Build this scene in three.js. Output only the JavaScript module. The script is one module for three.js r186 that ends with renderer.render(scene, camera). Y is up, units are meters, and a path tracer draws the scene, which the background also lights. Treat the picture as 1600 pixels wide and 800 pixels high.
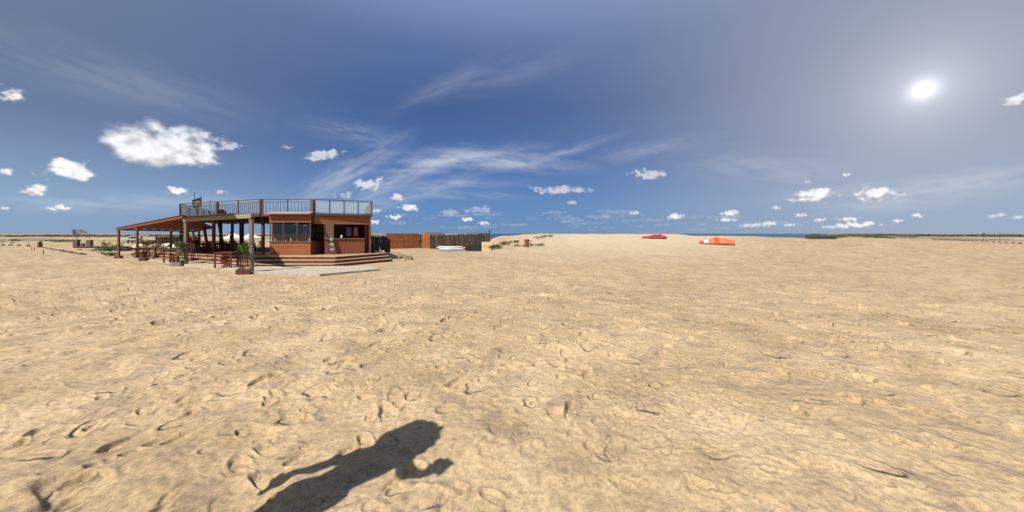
import * as THREE from 'three';
import { mergeGeometries } from 'three/addons/utils/BufferGeometryUtils.js';
import { ImprovedNoise } from 'three/addons/math/ImprovedNoise.js';
import { MarchingCubes } from 'three/addons/objects/MarchingCubes.js';

/* ------------------------------------------------------------------ camera, sun, sky, exposure */
const EYE = 2.2, F = 540, HORIZON = 365;               // eye height above the bar's ground; lens in pixels of a 1600 x 800 frame
const scene = new THREE.Scene();
const camera = new THREE.PerspectiveCamera(2 * Math.atan(400 / F) * 180 / Math.PI, 2, 0.1, 9000);
camera.position.set(0, EYE, 0);
camera.setViewOffset(1600, 800, 0, 400 - HORIZON, 1600, 800);   // level camera, lens shifted
const renderer = new THREE.WebGLRenderer({ antialias: true });
renderer.toneMapping = THREE.LinearToneMapping;
renderer.toneMappingExposure = 1.42;
renderer.shadowMap.enabled = true;

const SUN_AZ = 35 * Math.PI / 180, SUN_EL = 50 * Math.PI / 180;  // read from the shadows: behind the viewer's left shoulder
const toSun = new THREE.Vector3(-Math.sin(SUN_AZ) * Math.cos(SUN_EL), Math.sin(SUN_EL), Math.cos(SUN_AZ) * Math.cos(SUN_EL));
const sun = new THREE.DirectionalLight(new THREE.Color(1, 0.95, 0.86), 4.4);
sun.position.copy(toSun).multiplyScalar(120);
sun.castShadow = true;
Object.assign(sun.shadow.camera, { left: -70, right: 70, top: 60, bottom: -60, near: 1, far: 300 });
sun.shadow.mapSize.set(4096, 4096);
scene.add(sun, sun.target);

/* ------------------------------------------------------------------ small tools */
const PN = new ImprovedNoise();
const noise = (x, y, z = 0.37) => PN.noise(x + 133.1, y + 71.7, z + 19.3);
const fbm = (x, y, z, o) => { let s = 0, a = 0.5, f = 1; for (let i = 0; i < o; i++) { s += a * noise(x * f, y * f, z * f + i * 7.1); a *= 0.5; f *= 2.03; } return s; };
const clamp = (x, a = 0, b = 1) => Math.min(b, Math.max(a, x));
const smooth = (a, b, x) => { const t = clamp((x - a) / (b - a)); return t * t * (3 - 2 * t); };
const mix = (a, b, t) => a + (b - a) * t;
function rng(seed) { let s = seed >>> 0; return () => { s = (s + 0x6D2B79F5) | 0; let t = Math.imul(s ^ (s >>> 15), 1 | s); t = (t + Math.imul(t ^ (t >>> 7), 61 | t)) ^ t; return ((t ^ (t >>> 14)) >>> 0) / 4294967296; }; }
const V = (x, y, z) => new THREE.Vector3(x, y, z);
const at = (u, v, d) => V((u - 800) / F * d, EYE + (HORIZON - v) / F * d, -d);   // a point read off the photograph at its distance
const hash = (i, j, k) => { let h = Math.imul(i, 374761393) ^ Math.imul(j, 668265263) ^ Math.imul(k, 2147483647 ^ 1013904223); h = Math.imul(h ^ (h >>> 13), 1274126177); return ((h ^ (h >>> 16)) >>> 0) / 4294967296; };
const lin = c => { c /= 255; return c <= 0.04045 ? c / 12.92 : Math.pow((c + 0.055) / 1.055, 2.4); };

/* ------------------------------------------------------------------ the sky: air, clouds and a painted sun glare away from the light */
{
  const W = 4096, H = 2048, data = new Float32Array(W * H * 4), E = renderer.toneMappingExposure;
  const col = (r, g, b) => [lin(r) / E, lin(g) / E, lin(b) / E];
  const bearing = (u, v) => { const x = (u - 800) / F, y = (HORIZON - v) / F; return [Math.atan2(x, 1), Math.atan2(y, Math.hypot(x, 1))]; };
  const stops = [[0, col(112, 146, 186)], [4, col(100, 140, 189)], [8, col(85, 124, 181)], [12, col(75, 111, 168)], [20, col(70, 98, 150)], [27, col(88, 112, 160)], [34, col(122, 140, 184)], [50, col(126, 142, 180)], [90, col(126, 140, 176)]];
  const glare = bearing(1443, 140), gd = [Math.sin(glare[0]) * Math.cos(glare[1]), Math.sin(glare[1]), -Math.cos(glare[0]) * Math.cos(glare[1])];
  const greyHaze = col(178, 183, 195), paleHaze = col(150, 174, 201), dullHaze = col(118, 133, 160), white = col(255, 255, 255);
  for (let j = 0; j < H; j++) {
    const el = ((j + 0.5) / H - 0.5) * Math.PI, ed = el * 180 / Math.PI;
    const e = Math.max(ed, 0);
    let k = 0; while (k < stops.length - 2 && e > stops[k + 1][0]) k++;
    const t = smooth(stops[k][0], stops[k + 1][0], e) * 0.5 + 0.5 * clamp((e - stops[k][0]) / (stops[k + 1][0] - stops[k][0]));
    const base = [0, 1, 2].map(c => mix(stops[k][1][c], stops[k + 1][1][c], t));
    const ce = Math.cos(el), se = Math.sin(el);
    for (let i = 0; i < W; i++) {
      const phi = ((i + 0.5) / W - 0.5) * 2 * Math.PI, x = Math.cos(phi) * ce, z = Math.sin(phi) * ce, o = (j * W + i) * 4;
      let c0 = base[0], c1 = base[1], c2 = base[2];
      if (ed > -1) {
        const az = Math.atan2(x, -z);
        const side = 0.74 * smooth(0.2, 1.0, Math.abs(az + 0.02)) * (1 - 0.35 * smooth(2.0, 3.1, Math.abs(az))), hi = smooth(3, 13, e);          // paler, duller air towards the sides
        for (let c = 0; c < 3; c++) { const hz = mix(paleHaze[c], dullHaze[c], hi); if (c === 0) c0 = mix(c0, hz, side); else if (c === 1) c1 = mix(c1, hz, side); else c2 = mix(c2, hz, side); }
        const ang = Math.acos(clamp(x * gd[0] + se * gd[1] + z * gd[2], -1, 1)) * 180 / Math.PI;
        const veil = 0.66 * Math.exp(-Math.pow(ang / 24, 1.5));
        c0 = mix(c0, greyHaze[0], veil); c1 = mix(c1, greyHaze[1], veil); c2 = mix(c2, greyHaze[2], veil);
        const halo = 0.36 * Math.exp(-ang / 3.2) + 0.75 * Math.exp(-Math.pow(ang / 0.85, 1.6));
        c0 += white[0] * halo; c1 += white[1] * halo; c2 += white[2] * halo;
        const mott = 1 + 0.05 * fbm(x * 2.1, se * 4, z * 2.1, 2);
        c0 *= mott; c1 *= mott; c2 *= mott;
      }
      data[o] = c0; data[o + 1] = c1; data[o + 2] = c2; data[o + 3] = 1;
    }
  }
  // one cloud: an uneven puff (or a streak of ice cloud) round a bearing, width and height in radians, tilted
  function cloud(az0, el0, w, h, { tilt = 0, dense = 1, rag = 1, wisp = 0, seed = 1, grain = 1, tint = 0 } = {}) {
    const reach = Math.hypot(w, h) * 1.15, ca = Math.cos(tilt), sa = Math.sin(tilt), cosE = Math.cos(el0);
    const j0 = Math.max(0, Math.floor(((el0 - reach) / Math.PI + 0.5) * H)), j1 = Math.min(H - 1, Math.ceil(((el0 + reach) / Math.PI + 0.5) * H));
    const n = Math.ceil(reach / cosE / (2 * Math.PI) * W), phi0 = az0 - Math.PI / 2, i0 = Math.round((phi0 / (2 * Math.PI) + 0.5) * W);
    const fr = 1 / Math.max(h, 0.25 * w);
    for (let j = j0; j <= j1; j++) for (let q = -n; q <= n; q++) {
      const el = ((j + 0.5) / H - 0.5) * Math.PI; if (el < 0.001) continue;
      const dx = q / W * 2 * Math.PI * cosE, dy = el - el0, X = dx * ca + dy * sa, Y = -dx * sa + dy * ca;
      const nx = X * 2 / w, ny = Y * 2 / h; let a, bright;
      if (wisp) {
        const r = nx * nx + ny * ny; if (r > 1.6) continue;
        const f = fbm(X * fr * 1.1 + 3 * ny * 0.3, Y * fr * 5 + seed * 3.3, seed, 4), g = fbm(X * fr * 3, Y * fr * 9, seed + 5, 3);
        a = dense * Math.exp(-r * 2.1) * clamp(0.62 + 1.3 * f + 0.7 * g) * (1 - smooth(1.1, 1.6, r)); bright = 1;
      } else {
        const f = fbm(X * fr * 1.8 * grain, Y * fr * 2.4 * grain, seed * 3.7, 5), g = fbm(X * fr * 6 * grain, Y * fr * 8 * grain, seed + 9, 3);
        const ny2 = ny < 0 ? ny * 1.25 : ny, r = Math.sqrt(nx * nx + ny2 * ny2);
        const dn = 1 - r + rag * (1.25 * f + 0.40 * g);
        a = dense * smooth(0.08, 0.55, dn);
        const lump = fbm(X * fr * 3.2 + 0.35, Y * fr * 3.6 - 0.35, seed * 3.7, 4);
        bright = clamp(0.86 + 0.16 * ny + 0.6 * (f - lump) + 0.16 * g + 0.2 * smooth(0.2, 0.9, dn), 0.5, 1.06);
      }
      if (a <= 0.003) continue;
      const o = (j * W + (((i0 + q) % W) + W) % W) * 4, w0 = [mix(0.93, 0.82, tint), mix(0.935, 0.80, tint), mix(0.96, 0.83, tint)];
      for (let c = 0; c < 3; c++) data[o + c] = mix(data[o + c], Math.pow(w0[c] * bright, 1.7) / E, clamp(a));
    }
  }
  const puff = (u, v, w, h, opt = {}) => { const c = bearing(u, v), l = bearing(u - w / 2, v), r = bearing(u + w / 2, v), t = bearing(u, v - h / 2), b = bearing(u, v + h / 2); cloud(c[0], c[1], (r[0] - l[0]) * Math.cos(c[1]) * 1.25, (t[1] - b[1]) * 1.35, { seed: u * 0.013 + v * 0.07, ...opt }); };
  // ice clouds first
  for (const [u, v, w, h, tilt, dense] of [[540, 272, 210, 34, 0.62, 0.36], [585, 300, 170, 22, 0.5, 0.26], [715, 250, 240, 36, 0.1, 0.48], [810, 255, 190, 22, -0.1, 0.4], [650, 268, 120, 22, 0.32, 0.28], [880, 238, 150, 14, 0.25, 0.24],
    [690, 290, 230, 18, 0.05, 0.26], [640, 306, 260, 22, 0.32, 0.24], [740, 306, 170, 12, 0, 0.24], [560, 210, 150, 30, -0.05, 0.16], [1010, 235, 170, 24, 0.12, 0.16], [330, 320, 380, 30, 0, 0.2], [120, 318, 300, 26, 0.05, 0.18], [1480, 290, 330, 36, 0.12, 0.26], [1390, 320, 260, 24, 0.06, 0.2],
    [1180, 262, 260, 50, -0.2, 0.14], [200, 130, 420, 70, -0.1, 0.1], [780, 120, 300, 40, 0.25, 0.08], [700, 130, 200, 26, 0.5, 0.09], [1290, 300, 200, 20, 0.1, 0.16]]) puff(u, v, w, h, { tilt, dense, wisp: 1 });
  // puffs
  for (const [u, v, w, h, o] of [[225, 230, 120, 70, { rag: 0.55, seed: 4.2, grain: 1.1 }], [290, 234, 100, 58, { rag: 0.6, seed: 7.7, dense: 0.96 }], [318, 212, 20, 12, { rag: 1, dense: 0.6 }], [356, 228, 36, 18, { rag: 1.4, dense: 0.55 }], [315, 249, 46, 20, { rag: 1, dense: 0.8 }],
    [108, 266, 74, 32, { rag: 1.1 }], [48, 300, 42, 20, { rag: 1 }], [14, 149, 48, 20, { rag: 1.1, tint: 0.3 }], [8, 269, 22, 11, { tint: 0.2 }], [90, 325, 34, 9, {}], [278, 299, 36, 13, { rag: 0.9 }], [344, 300, 18, 6, { dense: 0.5 }], [4, 325, 12, 6, {}],
    [505, 243, 52, 15, { tilt: 0.25, rag: 0.9, dense: 0.6 }], [447, 230, 18, 5, { dense: 0.35 }], [578, 289, 52, 20, { rag: 0.9, tilt: 0.3, dense: 0.66 }], [622, 309, 18, 10, { tint: 0.3, dense: 0.8 }], [640, 325, 30, 9, { tint: 0.35 }], [616, 340, 26, 7, { tint: 0.35 }], [588, 330, 14, 6, { tint: 0.4, dense: 0.7 }], [538, 306, 22, 10, { dense: 0.35, rag: 1.2 }], [585, 347, 14, 6, { tint: 0.2 }],
    [873, 297, 84, 14, { rag: 0.7, tint: 0.7, dense: 0.62 }], [1013, 274, 54, 17, { rag: 0.9, tint: 0.5, dense: 0.62 }], [893, 317, 14, 6, { tint: 0.5, dense: 0.6 }], [728, 343, 20, 7, { tint: 0.3 }], [755, 349, 18, 5, { tint: 0.3 }], [748, 328, 40, 10, { tint: 0.8, dense: 0.4 }], [705, 333, 26, 10, { tint: 0.8, dense: 0.4 }],
    [1272, 307, 70, 22, { rag: 0.75 }], [1366, 305, 66, 20, { rag: 0.7 }], [1408, 305, 20, 6, { dense: 0.4 }], [1321, 273, 10, 7, {}], [1260, 284, 8, 5, { dense: 0.6 }], [1214, 325, 12, 5, {}], [1250, 337, 18, 5, {}], [1282, 344, 18, 5, {}], [1142, 334, 26, 10, { rag: 1 }], [1135, 344, 28, 5, {}], [1053, 338, 30, 11, { rag: 1, tint: 0.2 }], [992, 333, 16, 4, { tint: 0.4 }],
    [1325, 343, 34, 6, {}], [1340, 352, 66, 9, { rag: 0.9 }], [1433, 337, 18, 6, {}], [1402, 345, 18, 5, {}], [1585, 157, 42, 15, { tint: 0.2 }], [1200, 350, 40, 7, { dense: 0.7 }], [1235, 352, 22, 5, { dense: 0.7 }], [1170, 353, 30, 6, { dense: 0.6 }], [1300, 355, 60, 5, { dense: 0.5 }], [1550, 338, 14, 5, { dense: 0.7 }], [1565, 336, 12, 5, { dense: 0.7 }], [1590, 340, 20, 5, { dense: 0.6 }]]) puff(u, v, w, h, o);
  const R = rng(5);
  for (let k = 0; k < 50; k++) puff(610 + R() * 560, 330 + R() * 30, 12 + R() * 46, 2.5 + R() * 3.5, { rag: 1, dense: 0.08 + R() * 0.15, tint: 0.8 + R() * 0.5, seed: k * 1.7 });
  // the same weather goes on round the rest of the sky
  for (let k = 0; k < 46; k++) { const az = 1.05 + R() * (2 * Math.PI - 2.1), el = 0.03 + Math.pow(R(), 2) * 0.5, w = (0.05 + 0.16 * R()) * (0.35 + el * 1.6); cloud(az, el, w, w * 0.34, { rag: 0.9, seed: k * 2.3 + 40, tint: 0.2 * R() }); }
  for (let k = 0; k < 22; k++) cloud(1.05 + R() * (2 * Math.PI - 2.1), 0.1 + R() * 0.6, 0.3 + 0.3 * R(), 0.05 + 0.04 * R(), { wisp: 1, dense: 0.2 + 0.2 * R(), tilt: (R() - 0.4) * 0.8, seed: k + 90 });
  const sky = new THREE.DataTexture(data, W, H, THREE.RGBAFormat, THREE.FloatType);
  sky.mapping = THREE.EquirectangularReflectionMapping; sky.magFilter = sky.minFilter = THREE.LinearFilter; sky.needsUpdate = true;
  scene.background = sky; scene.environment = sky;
}

/* ------------------------------------------------------------------ textures and materials */
function tile(n, f, srgb = true) {
  const d = new Uint8Array(n * n * 4);
  for (let j = 0; j < n; j++) for (let i = 0; i < n; i++) { const c = f(i / n, j / n); for (let k = 0; k < 3; k++) d[(j * n + i) * 4 + k] = clamp(Array.isArray(c) ? c[k] : c) * 255; d[(j * n + i) * 4 + 3] = 255; }
  const t = new THREE.DataTexture(d, n, n); t.wrapS = t.wrapT = THREE.RepeatWrapping; t.magFilter = t.minFilter = THREE.LinearFilter; if (srgb) t.colorSpace = THREE.SRGBColorSpace; t.needsUpdate = true; return t;
}
// seamless gradient noise: n cells across the tile
function loop(u, v, f, seed) {
  const n = Math.round(f), x = u * n, y = v * n, i = Math.floor(x), j = Math.floor(y), fx = x - i, fy = y - j, sx = fx * fx * fx * (fx * (fx * 6 - 15) + 10), sy = fy * fy * fy * (fy * (fy * 6 - 15) + 10);
  const g = (a, b) => { const t = hash((i + a) % n, (j + b) % n, Math.round(seed * 10)) * 6.283; return Math.cos(t) * (fx - a) + Math.sin(t) * (fy - b); };
  return 1.4 * mix(mix(g(0, 0), g(1, 0), sx), mix(g(0, 1), g(1, 1), sx), sy);
}
const grainTex = tile(256, (u, v) => { const s = 0.5 + 0.32 * loop(u, v, 3, 3.1) * 0 + 0.3 * noise(Math.cos(u * 6.283) * 0.5, v * 34, Math.sin(u * 6.283) * 0.5) + 0.16 * noise(Math.cos(u * 6.283) * 1.5, v * 90, Math.sin(u * 6.283) * 1.5) + 0.18 * noise(Math.cos(u * 6.283) * 0.8, Math.cos(v * 6.283) * 2, Math.sin(v * 6.283) * 2 + u); return clamp(0.76 + 0.42 * (s - 0.5), 0, 1); });
const speckTex = tile(256, (u, v) => clamp(0.84 + 0.14 * loop(u, v, 9, 2.2) + 0.12 * loop(u, v, 40, 6.2) + 0.06 * loop(u, v, 120, 9.2)));
const mat = (rgb, o = {}) => new THREE.MeshStandardMaterial({ color: new THREE.Color().setRGB(...rgb), roughness: 0.85, ...o });
const wood = (rgb, o = {}) => mat(rgb, { map: grainTex, roughness: 0.7, ...o });
const M = {
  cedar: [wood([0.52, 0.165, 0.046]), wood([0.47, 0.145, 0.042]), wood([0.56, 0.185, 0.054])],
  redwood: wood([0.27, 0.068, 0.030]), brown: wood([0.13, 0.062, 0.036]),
  rail: wood([0.20, 0.135, 0.095]), pale: wood([0.52, 0.42, 0.30]), postGrey: wood([0.34, 0.26, 0.18]), orange: wood([0.36, 0.115, 0.045]),
  tread: wood([0.74, 0.50, 0.30]), riser: wood([0.23, 0.066, 0.034]), counter: wood([0.37, 0.105, 0.046]), panel: wood([0.34, 0.17, 0.11]),
  iron: mat([0.03, 0.028, 0.027], { roughness: 0.5, metalness: 0.3 }), dark: mat([0.018, 0.017, 0.016]), rubber: mat([0.024, 0.022, 0.022], { roughness: 0.8 }),
  concrete: mat([0.62, 0.53, 0.41], { map: speckTex }), stone: mat([0.36, 0.32, 0.26], { map: speckTex }), pillar: mat([0.17, 0.13, 0.105], { map: speckTex }), white: mat([0.78, 0.77, 0.73]), reed: wood([0.24, 0.155, 0.09]),
  leaf: mat([0.085, 0.15, 0.03], { side: THREE.DoubleSide }), leafPale: mat([0.17, 0.20, 0.055], { side: THREE.DoubleSide }), leafDry: mat([0.24, 0.19, 0.10], { side: THREE.DoubleSide }), scrub: mat([0.10, 0.12, 0.045], { side: THREE.DoubleSide }), scrubDark: mat([0.085, 0.085, 0.045], { side: THREE.DoubleSide }),
  glass: new THREE.MeshPhysicalMaterial({ color: 0xffffff, transmission: 1, thickness: 0, roughness: 0.03, ior: 1.5 }),
  frost: new THREE.MeshPhysicalMaterial({ color: new THREE.Color().setRGB(0.92, 0.96, 0.96), transmission: 0.84, thickness: 0, roughness: 0.14, ior: 1.45 }),
};
const geoCache = new Map();
function boxGeo(w, h, d) {                                // a box with uv in metres, the grain along its longest side
  const key = [w, h, d].map(x => x.toFixed(3)).join(); if (geoCache.has(key)) return geoCache.get(key);
  const g = new THREE.BoxGeometry(w, h, d), p = g.attributes.position, n = g.attributes.normal, uv = g.attributes.uv, L = [w, h, d];
  for (let i = 0; i < p.count; i++) {
    const nn = [Math.abs(n.getX(i)), Math.abs(n.getY(i)), Math.abs(n.getZ(i))], a = nn.indexOf(Math.max(...nn)), ax = [0, 1, 2].filter(k => k !== a).sort((r, s) => L[s] - L[r]), q = [p.getX(i), p.getY(i), p.getZ(i)];
    uv.setXY(i, q[ax[0]] * 0.7 + L[0] * 0.37, q[ax[1]] * 1.4 + L[1] * 0.71);
  }
  geoCache.set(key, g); return g;
}
const taken = new Map();
function numbered(name) { const n = taken.get(name) ?? 0; taken.set(name, n + 1); return n ? `${name}_${String(n).padStart(3, '0')}` : name; }
function part(name, geo, m, parent, pos) { const o = new THREE.Mesh(geo, m); o.name = name; if (pos) o.position.copy(pos); parent.add(o); return o; }
function box(name, parent, m, w, h, d, x, y, z, ry = 0) { const o = part(name, boxGeo(w, h, d), m, parent); o.position.set(x, y, z); o.rotation.y = ry; return o; }
const X1 = V(1, 0, 0);
function beam(name, parent, m, a, b, w, h, extra = 0) {   // a straight timber of width w and height h from a to b
  const dir = b.clone().sub(a), L = dir.length() + extra, o = part(name, boxGeo(L, h, w), m, parent, a.clone().add(b).multiplyScalar(0.5));
  const x = dir.normalize(), z = new THREE.Vector3().crossVectors(x, Math.abs(x.y) > 0.98 ? V(0, 0, 1) : V(0, 1, 0)).normalize(), y = new THREE.Vector3().crossVectors(z, x);
  o.quaternion.setFromRotationMatrix(new THREE.Matrix4().makeBasis(x, y, z)); return o;
}
function rod(name, parent, m, a, b, r0, r1 = r0, seg = 8) { const dir = b.clone().sub(a), L = dir.length(), g = new THREE.CylinderGeometry(r1, r0, L, seg), o = part(name, g, m, parent, a.clone().add(b).multiplyScalar(0.5)); o.quaternion.setFromUnitVectors(V(0, 1, 0), dir.normalize()); return o; }
function thing(name, label, category, pos = V(0, 0, 0), turn = 0, group) { const o = new THREE.Group(); o.name = numbered(name); o.position.copy(pos); o.rotation.y = turn; o.userData = { label, category }; if (group) o.userData.group = group; scene.add(o); return o; }
function tag(o, label, category, group) { o.name = numbered(o.name); o.userData = { label, category, ...(group ? { group } : {}) }; scene.add(o); return o; }
function copy(src, pos, turn, label, group) { const o = src.clone(); o.name = numbered(src.name.replace(/_\d{3}$/, '')); o.position.copy(pos); o.rotation.y = turn; o.userData = { ...src.userData, label: label ?? src.userData.label }; if (group) o.userData.group = group; scene.add(o); return o; }
function structure(name, geo, m) { const o = new THREE.Mesh(geo, m); o.name = name; o.userData = { kind: 'structure' }; scene.add(o); return o; }
function prism(pts, top, height) { const s = new THREE.Shape(pts.map(([x, z]) => new THREE.Vector2(x, z))); const g = new THREE.ExtrudeGeometry(s, { depth: height, bevelEnabled: false }); g.rotateX(Math.PI / 2); g.translate(0, top, 0); return g; }
const rand = rng(20);
const nth = i => ['first', 'second', 'third', 'fourth', 'fifth', 'sixth', 'seventh', 'eighth', 'ninth', 'tenth', 'eleventh', 'twelfth', 'thirteenth', 'fourteenth', 'fifteenth', 'sixteenth', 'seventeenth', 'eighteenth', 'nineteenth', 'twentieth', 'twenty-first', 'twenty-second', 'twenty-third', 'twenty-fourth'][i];

/* ------------------------------------------------------------------ the sand */
function baseY(x, z) {
  const r = Math.hypot(x, z), d = Math.max(-z, 1), q = x / d;
  let y = 0.85 * (1 - smooth(5, 17, r));
  if (z < -5) {
    const crest = (0.80 * smooth(-0.09, -0.025, q) + 0.20 * smooth(-0.03, 0.13, q)) * mix(1, 0.78, smooth(0.46, 0.54, q)) * mix(1, 0.55, smooth(0.6, 0.95, q)) * mix(1, 0.25, smooth(0.95, 1.25, q));
    y += 2.1 * crest * smooth(28, 76, d);
    const seaward = smooth(-0.13, -0.02, q) * (1 - smooth(0.86, 0.98, q));
    y = mix(y, -3.5, seaward * smooth(82, 128, d));
    if (q > -0.1 && q < 0.12) y += 0.16 * smooth(36, 60, d) * (1 - smooth(75, 95, d)) * noise(x * 0.22, z * 0.16, 4.4) * 2;
  }
  const far = smooth(70, 200, r) * (1 - smooth(900, 1800, r));
  return y + far * (0.55 * noise(x * 0.012, z * 0.02, 8.2) + 0.2 * noise(x * 0.05, z * 0.05, 3.2));
}
function prints(x, z, cell, prob, len, wid, depth, seed, wrap = 0) {   // worn foot and hoof marks: a steep-edged hollow with sand pushed up beside it
  const ci = Math.floor(x / cell), cj = Math.floor(z / cell); let lo = 0, hi = 0;
  for (let a = -1; a <= 1; a++) for (let b = -1; b <= 1; b++) {
    const I = ci + a, J = cj + b, i = wrap ? (I + wrap) % wrap : I, j = wrap ? (J + wrap) % wrap : J; if (hash(i, j, seed) > prob) continue;
    const px = (I + hash(i, j, seed + 1)) * cell - x, pz = (J + hash(i, j, seed + 2)) * cell - z, th = hash(i, j, seed + 3) * 6.283, s = 0.7 + 0.6 * hash(i, j, seed + 4), k = hash(i, j, seed + 5);
    const u = (px * Math.cos(th) + pz * Math.sin(th)) / (len * s), v = (-px * Math.sin(th) + pz * Math.cos(th)) / (wid * s), r = Math.sqrt(u * u + v * v);
    if (r > 1.8) continue;
    lo = Math.min(lo, -(0.35 + 0.65 * k) * (1 - smooth(0.78, 1.0, r)) * clamp(0.55 + 0.65 * u, 0.1));
    hi = Math.max(hi, (0.2 + 0.4 * k) * Math.exp(-Math.pow((r - 1.15) / 0.22, 2)) * clamp(0.55 + 0.7 * u));
  }
  return depth * (lo + hi);
}
function quiet(x, z) {                                      // swept, trodden flat ground round the bar and the yard
  const d = -z, q = x / Math.max(d, 1);
  const bar = smooth(15, 21, d) * (1 - smooth(50, 58, d)) * smooth(-0.95, -0.72, q) * (1 - smooth(-0.30, 0.02, q));
  return 1 - 0.8 * bar;
}
const trailMap = new Map();
{ // lines of single footprints, left and right foot in turn
  const R = rng(91);
  for (const [x0, z0, th0, n, bend] of [[-2.5, -2.6, 0.5, 40, 0.012], [3.5, -2.2, -0.5, 46, -0.008], [0.5, -2.0, 0.08, 44, 0.006], [6.5, -4, -0.9, 36, 0.01], [-6, -6, 1.2, 34, 0.004], [1.5, -5, 1.35, 30, -0.012], [4, -3, 0.3, 40, 0.006], [-1, -9, -1.2, 24, 0.01], [9, -8, -1.35, 30, 0.004]]) {
    let x = x0, z = z0, th = th0; for (let i = 0; i < n; i++) { x += Math.sin(th) * 0.62; z -= Math.cos(th) * 0.62; th += bend + (R() - 0.5) * 0.12; const sd = i % 2 ? 0.1 : -0.1, px = x + Math.cos(th) * sd, pz = z + Math.sin(th) * sd, key = `${Math.floor(px / 0.5)},${Math.floor(pz / 0.5)}`; if (!trailMap.has(key)) trailMap.set(key, []); trailMap.get(key).push([px, pz, th + (R() - 0.5) * 0.3, 0.7 + 0.5 * R()]); }
  }
}
function trails(x, z) {
  const ci = Math.floor(x / 0.5), cj = Math.floor(z / 0.5); let h = 0;
  for (let a = -1; a <= 1; a++) for (let b = -1; b <= 1; b++) for (const [px, pz, th, k] of trailMap.get(`${ci + a},${cj + b}`) ?? []) {
    const dx = x - px, dz = z - pz, u = (dx * Math.sin(th) - dz * Math.cos(th)) / 0.15, v = (dx * Math.cos(th) + dz * Math.sin(th)) / (0.055 + 0.012 * u), r = Math.sqrt(u * u + v * v); if (r > 1.9) continue;
    const toe = 0.75 + 0.35 * smooth(0.1, 0.8, u) + 0.25 * smooth(-0.3, -0.8, u); h += k * (-0.032 * toe * (1 - smooth(0.8, 1.02, r)) + 0.012 * Math.exp(-Math.pow((r - 1.18) / 0.2, 2)));
  }
  return h;
}
function relief(x, z, step) {
  const ok = w => clamp(1.6 * w / step - 0.35);
  const wx = x + 0.07 * noise(x * 3.1, z * 3.1, 1.1) + 0.02 * noise(x * 9, z * 9, 6.1), wz = z + 0.07 * noise(x * 3.1, z * 3.1, 2.7) + 0.02 * noise(x * 9, z * 9, 4.6);
  const busy = clamp(0.75 + 0.9 * noise(x * 0.28, z * 0.28, 9.9) + 0.25 * smooth(-1, 4, x)), rough = smooth(0.05, 0.45, noise(x * 0.75, z * 0.75, 5.3) + 0.35 * noise(x * 2.2, z * 2.2, 7.7));
  let h = 0.075 * noise(x * 0.33, z * 0.33, 2.2) + 0.05 * noise(x * 0.95, z * 0.95, 3.3);
  h += ok(0.5) * (0.034 + 0.05 * smooth(7, 16, Math.hypot(x, z))) * (Math.abs(noise(wx * 1.7, wz * 1.7, 4.1)) - 0.2) + ok(0.3) * 0.016 * noise(wx * 3.4, wz * 3.4, 8.3);
  h += busy * (ok(0.3) * prints(wx, wz, 0.36, 0.62, 0.12, 0.065, 0.034, 11) + ok(0.24) * prints(wx + 9, wz, 0.24, 0.6, 0.075, 0.045, 0.026, 31) + ok(0.4) * prints(wx + 3, wz + 7, 0.8, 0.4, 0.2, 0.10, 0.036, 53));
  h += ok(0.3) * smooth(4.5, 9, Math.hypot(x, z)) * clamp(busy + 0.2) * prints(wx + 2, wz + 4, 0.55, 0.7, 0.17, 0.11, 0.085, 83);
  if (step < 0.25) h += ok(0.2) * trails(x + 0.03 * noise(x * 6, z * 6, 1.4), z + 0.03 * noise(x * 6, z * 6, 3.8));
  h += ok(0.12) * (0.006 * noise(x * 7, z * 7, 5.5) + rough * 0.008 * (Math.abs(noise(x * 10, z * 10, 6.6)) - 0.1));
  h += ok(0.05) * (0.0035 * noise(x * 19, z * 19, 7.5) + rough * 0.005 * noise(x * 30, z * 30, 8.6));
  return h;
}
const sandY = (x, z) => baseY(x, z) + quiet(x, z) * 0.4 * (0.075 * noise(x * 0.33, z * 0.33, 2.2) + 0.05 * noise(x * 0.95, z * 0.95, 3.3));
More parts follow.
